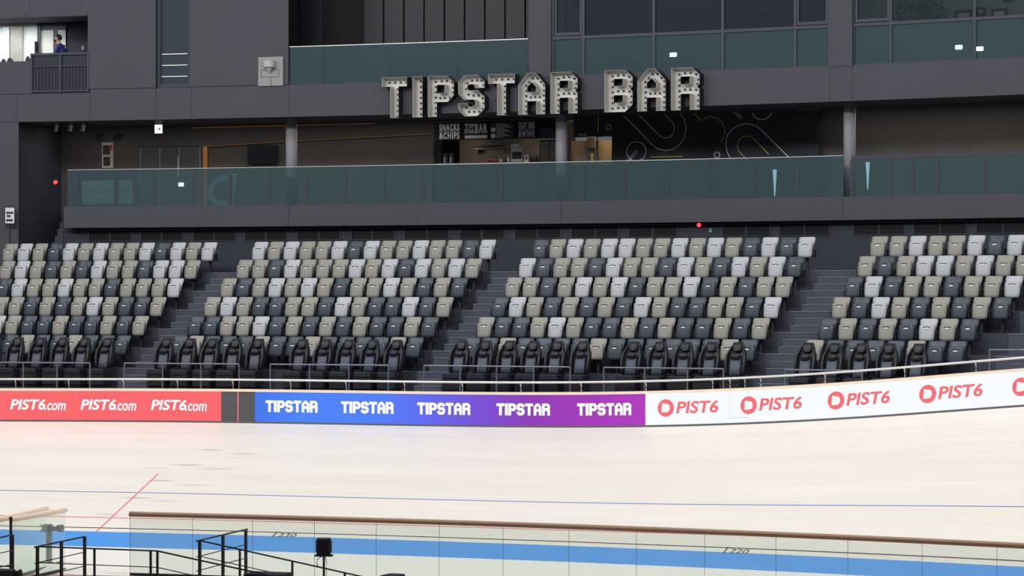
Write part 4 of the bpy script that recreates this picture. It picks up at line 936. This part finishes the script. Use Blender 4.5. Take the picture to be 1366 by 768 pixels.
def menu(x0, x1, label, rows, extra=()):
    t = thing('menu_board', label, 'menu board', LP((x0+x1)/2, ZK-.03, zb), 0, 'menu boards over the bar', local=False)
    mb = MB(); mb.strip([x0, x1], ZK-.05, ZK-.005, zb+.01, zt-.07); mb.build('board', 'menu_board', t)
    H = zt-.08-zb-.02; Wm = (x1-x0)*mpp((x0+x1)/2, ZK)
    mb = MB()
    for body, fx, fw, fy, fh in rows:
        vs, fs = fit_text(body, fw*Wm, fh*H, bold=0.035, spacing=1.25); xc = x0+(x1-x0)*fx; k = mpp(xc, ZK)
        mb.add([LP(xc+a/k, ZK-.058, zb+.02+fy*H+c) for a, c in vs], fs)
    for fx0, fx1, fy0, fy1 in extra:
        xs = [x0+(x1-x0)*fx0, x0+(x1-x0)*fx1]; mb.add([LP(xs[0], ZK-.058, zb+.02+fy0*H), LP(xs[1], ZK-.058, zb+.02+fy0*H), LP(xs[1], ZK-.058, zb+.02+fy1*H), LP(xs[0], ZK-.058, zb+.02+fy1*H)], [(0, 1, 2, 3)])
    mb.build('lettering', 'menu_white', t)
menu(585, 614, 'menu board reading SNACKS and CHIPS', [('SNACKS', .5, .92, .54, .40), ('&CHIPS', .5, .92, .04, .40)], [(.04, .96, .48, .50)])
menu(619.5, 650.5, 'menu board reading TIPSTAR BAR over a white stripe', [('TIP', .22, .40, .66, .26), ('STAR', .22, .40, .36, .24), ('BAR', .72, .52, .36, .56)], [(.02, .98, .04, .22)])
menu(654.5, 686, 'menu board with small price list lines', [], [(.02, .20, .42, .66), (.02, .20, .04, .28)]+[(.24, .24+.3+.4*((k*37) % 10)/10, .06+k*.088, .09+k*.088) for k in range(10)])
menu(691, 714, 'menu board reading CRAFT BEER and WINE', [('CRAFT BEER', .5, .94, .56, .38), ('&WINE', .5, .94, .04, .40)], [(.04, .96, .49, .51)])
for k, x in enumerate((583.5, 594, 602)):
    t = thing('drink_dispenser', 'tall black and chrome drink dispenser, %s from the bar post' % ORD[k], 'dispenser', LP(x, ZK+.3, zc0), 0, 'drink dispensers on the bar', local=False)
    mb = MB(); mb.strip([x-3.2, x+3.2], ZK+.2, ZK+.4, zc0, zc0+.28); mb.build('body', 'black', t)
    mb = MB(); mb.strip([x-1.6, x+0.2], ZK+.18, ZK+.2, zc0+.02, zc0+.20); mb.build('chrome_front', 'chrome', t)
    mb = MB(); mb.strip([x-2.5, x+2.5], ZK+.22, ZK+.38, zc0+.28, zc0+.31); mb.build('lid', 'frame_dark', t)
t = thing('bar_cabinet', 'tall dark cabinet with pale panel at the left of the bar', 'cabinet', LP(596, Z_BACK+1.2, LEDGE1), 0, local=False)
mb = MB(); mb.strip([592, 613], Z_BACK+1.0, Z_BACK+1.6, LEDGE1-.05, zb+.1); mb.build('body', 'black_matt', t)
mb = MB(); mb.strip([580, 589], Z_BACK+1.0, Z_BACK+1.1, LEDGE1-.05, zb+.1); mb.build('pale_panel', 'box_grey', t)
t = thing('wall_shelf', 'dark shelf on the wall behind the bar', 'shelf', LPY(650, 198, Z_BACK+1.9), 0, local=False)
z = zy(650, 198, Z_BACK+1.9); mb = MB(); mb.strip([632, 676], Z_BACK+1.7, Z_BACK+2.2, z-.03, z); mb.build('board', 'black', t)
for x in (636, 672): mb = MB(); mb.strip([x, x+1], Z_BACK+1.8, Z_BACK+2.2, z-.14, z-.03); mb.build('bracket', 'black', t)
t = thing('hood', 'dark extractor hood above the bar shelf', 'hood', LPY(660, 192, Z_BACK+1.8), 0, local=False)
z = zy(660, 194, Z_BACK+1.8); mb = MB(); mb.strip([647, 673], Z_BACK+1.6, Z_BACK+2.2, z, z+.16); mb.build('casing', 'black', t)
mb = MB(); mb.strip([655, 666], Z_BACK+1.8, Z_BACK+2.2, z+.16, z+.32); mb.build('duct', 'black_matt', t)
t = thing('display_stand', 'pale framed drinks display standing on the bar', 'display', LP(688, ZK+.2, zc0), 0, local=False)
mb = MB(); mb.strip([682, 697], ZK+.15, ZK+.19, zc0+.05, zc0+.44); mb.build('card', 'letter_pale', t)
mb = MB(); mb.strip([683, 696], ZK+.14, ZK+.15, zc0+.10, zc0+.30); mb.build('photo', 'frame_dark', t)
mb = MB(); mb.strip([681, 692], ZK+.15, ZK+.19, zc0+.46, zc0+.52); mb.build('header', 'plate_white', t)
mb = MB(); mb.strip([681, 698], ZK+.1, ZK+.25, zc0, zc0+.05); mb.build('foot', 'box_grey', t)
t = thing('till', 'small white till on the bar next to the display', 'till', LP(702, ZK+.2, zc0), 0, local=False)
mb = MB(); mb.strip([699.5, 705], ZK+.12, ZK+.3, zc0, zc0+.22); mb.build('body', 'plate_white', t); mb = MB(); mb.strip([701, 703.5], ZK+.11, ZK+.12, zc0+.08, zc0+.15); mb.build('screen', 'black', t)
def bottle(x, m, h, label, grp):
    p = LP(x, ZK+.25, zc0); t = thing('bottle', label, 'bottle', p, 0, grp, local=False)
    mb = MB(); mb.lathe([(.035, 0), (.035, h*.6), (.014, h*.78), (.014, h)], p, 10); mb.build('glass_body', m, t, True)
    mb = MB(); mb.lathe([(.016, h), (.016, h+.02)], p, 8); mb.build('cap', 'black', t)
for k, x in enumerate((651, 654.5, 658.5, 662)): bottle(x, 'red_plastic', .16+.02*(k % 2), '%s red bottle on the bar counting from the dispensers' % ORD[k], 'red bottles on the bar')
for k, x in enumerate((668, 674, 678)): bottle(x, ('letter_pale', 'black', 'letter_pale')[k], .14+.05*(k == 2), ('short pale bottle beside the red bottles', 'short black bottle among pale bottles', 'taller pale bottle next to the display')[k], 'pale bottles on the bar')
for k, x in enumerate((708, 711.5, 715, 718.3)): bottle(x, 'bottle_brown', .17, '%s brown bottle on the bar counting from the till' % ORD[k], 'brown bottles on the bar')
t = thing('drinks_fridge', 'glass door drinks fridge beside the bar column', 'fridge', LP(731, Z_BACK+.6, LEDGE1), 0, local=False)
mb = MB(); mb.strip([720, 743], Z_BACK+.6, Z_BACK+1.1, LEDGE1-.05, zb-.02); mb.build('body', 'black', t)
for a, c in ((721, 732), (733, 742)): mb = MB(); mb.strip([a, c], Z_BACK+.58, Z_BACK+.6, zc0+.02, zb-.06); mb.build('glass_door', 'fridge_glow', t) if 'fridge_glow' in MATS else mb.build('glass_door', 'sign_grey', t) if 'sign_grey' in MATS else mb.build('glass_door', 'box_grey', t)
def plamp(x, Zc, z, e, c):
    l = bpy.data.lights.new('bar_light', 'POINT'); l.energy = e; l.color = c; l.shadow_soft_size = 0.15
    o = bpy.data.objects.new('bar_light', l); COL.objects.link(o); o.location = LP(x, Zc, z)
plamp(620, Z_BACK+1.2, 9.95, 18.0, (1, .85, .65)); plamp(700, Z_BACK+1.2, 9.95, 14.0, (1, .9, .75))
# graphic wall ------------------------------------------------------------
ZG = Z_BACK-0.25; zg1 = 10.80; zw0, zw1 = zy(790, 220, ZG), zy(790, 182.5, ZG)
gw = root('wall_graphic'); gw['label'] = 'near-black wall painted with thin curved lines'
for x0, x1, z0, z1 in ((765, 816, zw1, zg1), (765, 816, LEDGE1-.03, zw0), (816, 1062, LEDGE1-.03, zg1), (1062, 1092, LEDGE1-.03, zg1-.02)): wall_strip('panel', x0, x1, z0, z1, ZG, 0.2, 'navy_wall', gw, 0)
def gline(pts, m, r=0.011):
    mb = MB(); mb.tube([LPY(x, y, ZG-.004) for x, y in pts], r, 5); mb.build('painted_line', m, gw)
def arc(cx, cy, r, a0, a1, n=18): return [(cx+r*math.cos(R(a0+(a1-a0)*i/n)), cy-r*math.sin(R(a0+(a1-a0)*i/n))) for i in range(n+1)]
def gp(z): return 750+z/3.794
def gq(z): return 140+z/3.794
GP = lambda L: [(gp(a), gq(c)) for a, c in L]
gline(GP([(308, 50), (455, 200), (480, 220), (520, 230), (560, 225), (595, 200), (620, 160), (627, 115), (618, 75), (598, 42)]), 'line_white')
gline(GP([(387, 50), (495, 158), (520, 168), (545, 162), (563, 142), (569, 115), (562, 92), (517, 46)]), 'line_white')
gline(arc(gp(234), gq(113), 3.6, 0, 360, 16), 'line_white'); gline(arc(gp(375), gq(235), 12.9, 0, 360, 28), 'line_white')
gline(GP([(315, 298), (372, 232), (379, 230), (382, 238), (325, 296)]), 'line_white', .009)
gline(arc(gp(783), gq(253), 3.8, 0, 360, 16), 'line_white')
gline(GP([(857, 280), (835, 240), (828, 200), (835, 155), (862, 120), (900, 100), (940, 95), (980, 105), (1010, 128), (1155, 273)]), 'line_white')
gline(GP([(938, 280), (892, 232), (885, 205), (895, 175), (920, 158), (945, 157), (970, 170), (1045, 250)]), 'line_yellow')
gline(GP([(663, 40), (705, 80), (725, 64), (755, 58), (785, 68), (810, 92), (824, 130), (818, 165), (803, 186)]), 'line_yellow')
gline(GP([(450, 263), (610, 260)]), 'line_yellow'); gline(GP([(182, 55), (182, 138)]), 'line_yellow')
gline(GP([(865, 34), (903, 70), (911, 64), (884, 36)]), 'line_white', .009); gline(arc(gp(1010), gq(22), 13.8, 200, 340, 12), 'line_white')
wall_strip('wall_kitchen', 762, 822, 8.2, 10.2, ZG+1.6, 0.1, 'wood_warm', None, 0)
kt = root('window_4')
for a, c in ((765.5, 796), (797.5, 815.5)): mb = MB(); mb.strip([a, c], ZG+.1, ZG+.115, zw0, zw1); mb.build('pane', 'glass_clear', kt)
mb = MB(); mb.strip([796, 797.5], ZG+.06, ZG+.16, zw0, zw1); mb.build('mullion', 'black', kt)
plamp(788, ZG+.9, zw1-.05, 12.0, (1, .80, .52)); plamp(810, ZG+.9, zw1-.05, 4.0, (1, .86, .66))
t = thing('kitchen_shelf', 'tall dark kitchen rack seen through the lit kitchen window', 'rack', LP(786, ZG+1.3, 8.3), 0, local=False)
for x in (782.5, 793): mb = MB(); mb.strip([x, x+.8], ZG+1.2, ZG+1.5, 8.3, zw1+.2); mb.build('post', 'black', t)
for z in (zw0+.05, zw0+.3, zw0+.55): mb = MB(); mb.strip([783, 793], ZG+1.2, ZG+1.5, z, z+.02); mb.build('shelf', 'black', t)
mb = MB(); mb.strip([782.6, 793.6], ZG+1.5, ZG+1.52, 8.3, zw1+.2); mb.build('back_panel', 'bottle_brown', t)
t = thing('yellow_bin', 'yellow container on the kitchen rack', 'container', LP(790, ZG+1.1, zw0+.07), 0, local=False)
mb = MB(); mb.strip([788, 791.5], ZG+1.05, ZG+1.18, zw0+.05, zw0+.34); mb.build('body', 'yellow', t); mb = MB(); mb.strip([787.7, 791.8], ZG+1.04, ZG+1.19, zw0+.34, zw0+.37); mb.build('lid', 'yellow', t)
mb = MB(); zt2 = zy(777, 180, ZG); mb.strip([771, 783], ZG-.06, ZG, zt2-.03, zt2+.04); o = mb.build('window_lamp', 'box_grey'); tag(o, 'small pale lamp above the lit kitchen window', 'lamp')
# behind the glass
mb = MB(); z0, z1 = zy(140, 272.5, ZB+.3), zy(140, 241, ZB+.3)
for nm, a, c, lab in (('banner', 109, 152, 'wide pale cloth banner behind the first balustrade panels'), ('banner', 155.5, 177, 'narrow pale cloth banner behind the balustrade post')):
    t = thing(nm, lab, 'banner', LP((a+c)/2, ZB+.3, z0), 0, 'cloth banners behind the balustrade', local=False); mb = MB(); mb.strip([a, c], ZB+.10, ZB+.12, z0, z1); mb.build('cloth', 'cloth_white', t)
    mb = MB(); xs = [a+(c-a)*k/7 for k in range(1, 7)]; mb.tube([LP(x, ZB+.095, z0+.36+.05*((k*5) % 3-1)) for k, x in enumerate(xs)], .012, 5); mb.build('script', 'letter_side', t)
    mb = MB(); mb.strip([a, c], ZB+.09, ZB+.13, z1, z1+.025); mb.build('top_batten', 'box_grey', t)
t = thing('letter_panel', 'large pale lowercase d shape behind the balustrade glass', 'letter', LP(296, ZB+.2, zy(296, 272, ZB)), 0, local=False)
def ringpoly(pts, wd):
    mb = MB(); n = len(pts); vs = []
    for i, (x, y) in enumerate(pts):
        t0 = Vector(pts[max(i-1, 0)]); t1 = Vector(pts[min(i+1, n-1)]); d = (t1-t0).normalized(); nn = Vector((-d.y, d.x))*wd
        for dz in (0.08, 0.13): vs += [LPY(x+nn.x, y+nn.y, ZB+dz), LPY(x-nn.x, y-nn.y, ZB+dz)]
    fs = []
    for i in range(n-1):
        o_ = i*4; fs += [(o_, o_+1, o_+5, o_+4), (o_+2, o_+6, o_+7, o_+3), (o_, o_+4, o_+6, o_+2), (o_+1, o_+3, o_+7, o_+5)]
    mb.add(vs, fs); return mb
ringpoly([(304, 238), (297, 238), (289, 241), (283, 247), (280.5, 255), (282, 264), (288, 270), (296, 272), (304, 270)], 4.0).build('bowl', 'letter_pale', t)
ringpoly([(312, 231), (311, 250), (309, 272)], 3.2).build('stem', 'letter_pale', t)
mb = MB(); zt = zy(241, 246, ZB-.02); mb.strip([238, 245], ZB-.02, ZB-.005, zt-.05, zt+.05); o = mb.build('glint', 'exit_white'); tag(o, 'small bright notice on the balustrade glass, imitating a reflected exit sign', 'glint')  # glowing tile standing in for the exit sign mirrored in the glass
for x, y0, y1, lab in ((1033.5, 226, 262, 'slim bright taper imitating a reflection streak below the graphic wall'), (1157.5, 216, 253, 'slim bright taper imitating a reflection streak past the last column')):  # glowing tapers added in place of reflection streaks on the glass
    t = thing('reflection_streak', lab, 'lamp', LPY(x, y1, ZB+.15), 0, 'imitated reflection streaks behind the balustrade', local=False); za, zb_ = zy(x, y1, ZB+.15), zy(x, y0, ZB+.15); p = LP(x, ZB+.2)
    mb = MB(); mb.lathe([(.012, 0), (.05, (zb_-za)*.9)], (p.x, p.y, za), 10); mb.build('glow_taper', 'streak_glow', t); mb = MB(); mb.lathe([(.055, (zb_-za)*.9), (.05, zb_-za)], (p.x, p.y, za), 10); mb.build('cap', 'streak_glow', t)
    mb = MB(); mb.lathe([(.09, 0), (.09, .02), (.015, .03), (.012, za-LEDGE1+.03)], (p.x, p.y, LEDGE1-.02), 10); mb.build('foot', 'black', t)
# small lamps -------------------------------------------------------------
def redlamp(x, y, Zc, label):
    t = thing('indicator_lamp', label, 'lamp', LPY(x, y, Zc), 0, 'red indicator lamps', local=False); p = LPY(x, y, Zc); n_ = Vector((-math.sin(LA(x, Zc)), math.cos(LA(x, Zc)), 0))
    mb = MB(); mb.tube([p-n_*.05, p-n_*.035, p], [.02, .045, .05], 12); mb.build('lens', 'lamp_red', t); mb = MB(); mb.tube([p, p+n_*.05], .07, 12); mb.build('base', 'box_line', t)
redlamp(74, 243, Z_FACE+2.05, 'red indicator lamp on the dark left wall'); redlamp(932.5, 300, VZ-.06, 'red indicator lamp under the ledge between two grilles')
mb = MB(); z = zy(948, 309, VZ-.03); mb.strip([945.5, 950], VZ-.05, VZ, z-.02, z+.09); o = mb.build('emergency_sign', 'sign_green'); tag(o, 'small green emergency sign under the ledge', 'sign')
# poster stand at the far left
t = thing('poster_stand', 'black poster stand with grey printed sheet by the left wall', 'poster stand', LP(13, Z_FACE-.5+.25, 6.4), 0, local=False)
z0, z1 = zy(13, 299, Z_FACE-.25), zy(13, 275.5, Z_FACE-.25)
mb = MB(); mb.strip([6, 20], Z_FACE-.25, Z_FACE-.21, z0, z1); mb.build('frame', 'black', t); mb = MB(); mb.strip([7, 19], Z_FACE-.26, Z_FACE-.25, z0+.03, z1-.03); mb.build('sheet', 'letter_pale', t)
for k, (a, c, za, zb_) in enumerate(((8, 18, .30, .36), (9, 14, .20, .27), (8, 17, .08, .15))): mb = MB(); mb.strip([a, c], Z_FACE-.265, Z_FACE-.26, z0+za, z0+zb_); mb.build('print', 'frame_dark', t)
p = LP(13, Z_FACE-.23); mb = MB(); mb.tube([(p.x, p.y, 6.42), (p.x, p.y, z0)], .018, 8); mb.build('pole', 'black', t); mb = MB(); mb.lathe([(.16, 0), (.16, .02), (.02, .03)], (p.x, p.y, 6.40), 16); mb.build('base', 'black', t)

# ------------------------------------------------------------------ infield barrier
BH = 1.315
bar_ = thing('glass_barrier', 'long clear glass barrier with brown wooden handrail along the infield', 'barrier', LP(683, Z_BARR, 0), 0, local=False)
bx_ = [173.5, 257, 337, 419.5, 502, 586, 671, 759, 849, 940, 1035, 1131, 1230, 1330, 1432, 1537, 1640]
for a, c in zip(bx_[:-1], bx_[1:]): mb = MB(); mb.strip([a+.5, c-.5], Z_BARR, Z_BARR+.014, .05, BH-.06); mb.build('glass_panel', 'glass_clear', bar_)
for x in bx_: mb = MB(); mb.strip([x-.35, x+.35], Z_BARR-.004, Z_BARR+.02, .05, BH-.06); mb.build('panel_joint', 'box_grey', bar_)
mb = MB(); mb.tube([LP(x, Z_BARR, BH-.045) for x in xr(173, 1640, 30)], .055, 10); mb.build('handrail', 'rail_wood', bar_, True)
mb = MB(); mb.strip(xr(173, 1640, 60), Z_BARR-.03, Z_BARR+.05, 0, .06); mb.build('base_channel', 'black_steel', bar_)
def glass_run(label, p0, p1, post=False):
    t = thing('glass_barrier', label, 'barrier', (p0.x, p0.y, 0), 0, 'short glass barriers at the gate', local=False); d = (p1-p0).normalized(); n_ = Vector((-d.y, d.x, 0))*.007
    mb = MB(); mb.loft([[Vector((v.x, v.y, z)) for v in (p0-n_, p1-n_, p1+n_, p0+n_)] for z in (.05, BH-.06)]); mb.build('glass_panel', 'glass_clear', t)
    mb = MB(); mb.tube([Vector((p0.x, p0.y, BH-.045)), Vector((p1.x, p1.y, BH-.045))], .055, 10); mb.build('handrail', 'rail_wood_pale', t)
    mb = MB(); mb.tube([Vector((p0.x, p0.y, .03)), Vector((p1.x, p1.y, .03))], .03, 6); mb.build('base_channel', 'black_steel', t)
    if post: mb = MB(); mb.tube([Vector((p0.x, p0.y, 0)), Vector((p0.x, p0.y, BH+.01))], .03, 8); mb.build('post', 'black_steel', t)
glass_run('short glass barrier with pale wooden rail ending at a dark post', flat(14.5, 693, BH-.05), flat(87, 680.5, BH-.05), True)
glass_run('short glass barrier with pale wooden rail behind the posted one', flat(-60, 707, BH-.05), flat(62, 678.5, BH-.05))

# black steel railings of the infield ramp ---------------------------------
def railing(label, tops, posts, mids=(0.30, 0.57), hs=None, r=.010, pr=.022):
    pts = [flat(x, y, h) for x, y, h in tops]
    t = thing('steel_railing', label, 'railing', (pts[0].x, pts[0].y, 0), 0, 'black steel railings of the infield', local=False)
    mb = MB(); mb.tube(pts, .017, 6); mb.build('top_rail', 'black_steel', t)
    for m_ in mids:
        if min(p.z for p in pts)-m_ > 0.05: mb = MB(); mb.tube([p-Vector((0, 0, m_)) for p in pts], r, 6); mb.build('mid_rail', 'black_steel', t)
    for x, y, h in posts:
        p = flat(x, y, h); mb = MB(); mb.box(p.x-pr, p.x+pr, p.y-pr, p.y+pr, 0, p.z); mb.build('post', 'black_steel', t)
H1 = 1.1
railing('black railing stub left of the pale wooden rails', [(-40, 726, H1), (17, 713, H1)], [(-36, 725, H1), (17, 713, H1)])
railing('black railing with three posts in front of the gate opening', [(46, 729.6, H1), (113, 715.5, H1)], [(50, 729, H1), (82, 722.3, H1), (113, 715.5, H1)], pr=.025)
railing('black railing running level between two ramp railings', [(51, 728.8, H1), (126, 731.5, H1), (210, 734.6, H1)], [(126, 731.5, H1), (201, 734.3, H1)], pr=.018)
def slope(x, y, x0, y0, h0):   # follow the long direction from a known point
    p0 = flat(x0, y0, h0); Z = (p0-CAM).dot(FW)*G(x0)/G(x); return x, y, CAM.z-(y-HY)*Z/F
railing('black handrail sloping down from the level railing', [(210, 734.6, H1), slope(266, 747, 210, 734.6, H1), slope(352, 765.5, 210, 734.6, H1), slope(420, 780, 210, 734.6, H1)], [(210, 734.6, H1), slope(320, 758.5, 210, 734.6, H1)], mids=(0.30,), pr=.018)
railing('black three-post railing turned towards the glass barrier', [(262, 721.5, H1), (330, 705.5, H1)], [(266.5, 720.5, H1), (297.5, 713, H1), (328, 705.8, H1)], pr=.025)
railing('black handrail sloping down past the loudspeaker stand', [(266.5, 720.7, H1)]+[slope(x, 720.7+(x-266.5)*.2225, 266.5, 720.7, H1) for x in (330, 390, 460, 520)], [slope(320, 732.5, 266.5, 720.7, H1), slope(390, 748, 266.5, 720.7, H1), slope(460, 764, 266.5, 720.7, H1)], mids=(0.30,), pr=.017)
# loudspeaker on a pole
def spk():
    Zs = 54.0; p = LP(432, Zs); ang = LA(432, Zs)+R(18); zb_ = zy(432, 741.5, Zs)
    t = thing('speaker_stand', 'thin black pole stand carrying the small black loudspeaker', 'stand', (p.x, p.y, 0), ang)
    mb = MB(); mb.tube([(0, 0, .02), (0, 0, zb_)], .022, 8); mb.build('pole', 'black', t)
    mb = MB(); mb.box(-.17, .17, -.13, .13, zb_, zb_+.025); mb.build('shelf_plate', 'black', t)
    for k in range(3): a = k*2.1; mb = MB(); mb.tube([(0, 0, .35), (.35*math.cos(a), .35*math.sin(a), .01)], .014, 6); mb.build('leg', 'black', t)
    mb = MB(); mb.tube([(-.02, -.05, zb_), (-.07, -.05, zb_-.02), (-.115, -.05, zb_-.06), (-.13, -.05, zb_-.12), (-.11, -.05, zb_-.18), (-.06, -.05, zb_-.21), (-.02, -.04, zb_-.21)], .008, 6); mb.tube([(.03, -.04, zb_), (.055, -.05, zb_-.10), (.05, -.05, zb_-.25), (.05, -.05, .05)], .007, 6); mb.build('cable', 'rubber', t)
    s_ = thing('loudspeaker', 'small black box loudspeaker on a pole in front of the glass barrier', 'speaker', (p.x, p.y, zb_+.025), ang)
    mb = MB(); mb.bbox(-.13, .13, -.11, .11, .0, .32, .015); mb.build('cabinet', 'black', s_)
    mb = MB(); mb.box(-.115, .115, -.118, -.11, .02, .30); mb.build('grille', 'black_matt', s_)
    mb = MB(); mb.box(-.15, -.13, -.03, .03, .05, .27); mb.box(.13, .15, -.03, .03, .05, .27); mb.build('side_bracket', 'black', s_)
spk()
# camera post behind the gate glass
def campost():
    Zs = 59.2; p = LP(65.5, Zs); ang = LA(65.5, Zs)
    t = thing('camera_post', 'grey post with clamped dark camera heads behind the gate glass', 'camera post', (p.x, p.y, 0.02), ang)
    zt_ = zy(65.5, 699, Zs); mb = MB(); mb.box(-.05, .05, -.05, .05, .0, zt_-.03); mb.build('post', 'rail_blue', t)
    for nm, zc, sc_ in (('camera_head', zt_-.10, 1.0), ('clamp', zt_-.88, .8)):
        mb = MB(); mb.bbox(-.14*sc_, .06, -.10, .10, zc-.08*sc_, zc+.08*sc_, .02); mb.tube([(.05, -.02, zc), (.16, -.02, zc-.01), (.20, -.02, zc), (.32*sc_, -.02, zc)], [.06, .045, .075, .085], 10)
        mb.box(-.20*sc_, -.14*sc_, -.03, .03, zc+.03, zc+.06); mb.box(-.20*sc_, -.14*sc_, -.03, .03, zc-.07, zc-.04); mb.build(nm, 'frame_dark', t)
campost()
# dark kit on the infield floor
def kit(name, label, x0, x1, ytop, Zc, cat):
    xc = (x0+x1)/2; p = LP(xc, Zc); ang = LA(xc, Zc); wd = (x1-x0)*mpp(xc, Zc); h = zy(xc, ytop, Zc)
    t = thing(name, label, cat, (p.x, p.y, 0), ang); mb = MB(); mb.bbox(-wd/2, wd/2, -.25, .25, .03, h-.05, .03); mb.build('body', 'black', t)
    mb = MB(); mb.bbox(-wd/2*.96, wd/2*.92, -.24, .24, h-.05, h, .02); mb.build('lid', 'black_matt', t)
    for sx in (-1, 1): mb = MB(); mb.tube([(sx*wd*.25, -.26, h*.5), (sx*wd*.25, -.29, h*.5-.06), (sx*wd*.25+.1, -.29, h*.5-.06), (sx*wd*.25+.1, -.26, h*.5)], .01, 5); mb.build('handle', 'chrome', t)
    for sx in (-1, 1): mb = MB(); mb.box(sx*wd*.4-.03, sx*wd*.4+.03, -.2, .2, 0, .03); mb.build('foot', 'rubber', t)
kit('equipment_case', 'black equipment case below the three-post railing', 330, 386, 763.5, 52.5, 'case')
kit('equipment_case', 'small black equipment case past the sloping handrail', 512, 535, 766, 52.5, 'case')
t = thing('video_camera', 'black video camera on a low stand beside the railing stub', 'camera', (*LP(8, 51.3)[:2], 0), LA(8, 51.3))
zc = zy(8, 763, 51.3)
mb = MB(); mb.bbox(-.30, .16, -.10, .10, zc-.10, zc+.06, .02); mb.build('body', 'black', t); mb = MB(); mb.tube([(.16, 0, zc-.02), (.24, 0, zc-.02), (.30, 0, zc-.01)], [.06, .06, .08], 10); mb.build('lens', 'black_matt', t)
mb = MB(); mb.tube([(-.2, 0, zc+.06), (-.16, 0, zc+.11), (.06, 0, zc+.11), (.1, 0, zc+.06)], .015, 6); mb.build('handle', 'black', t)
for k in range(3): a = k*2.1+.5; mb = MB(); mb.tube([(0, 0, zc-.10), (.3*math.cos(a), .3*math.sin(a), .01)], .018, 6); mb.build('leg', 'black', t)
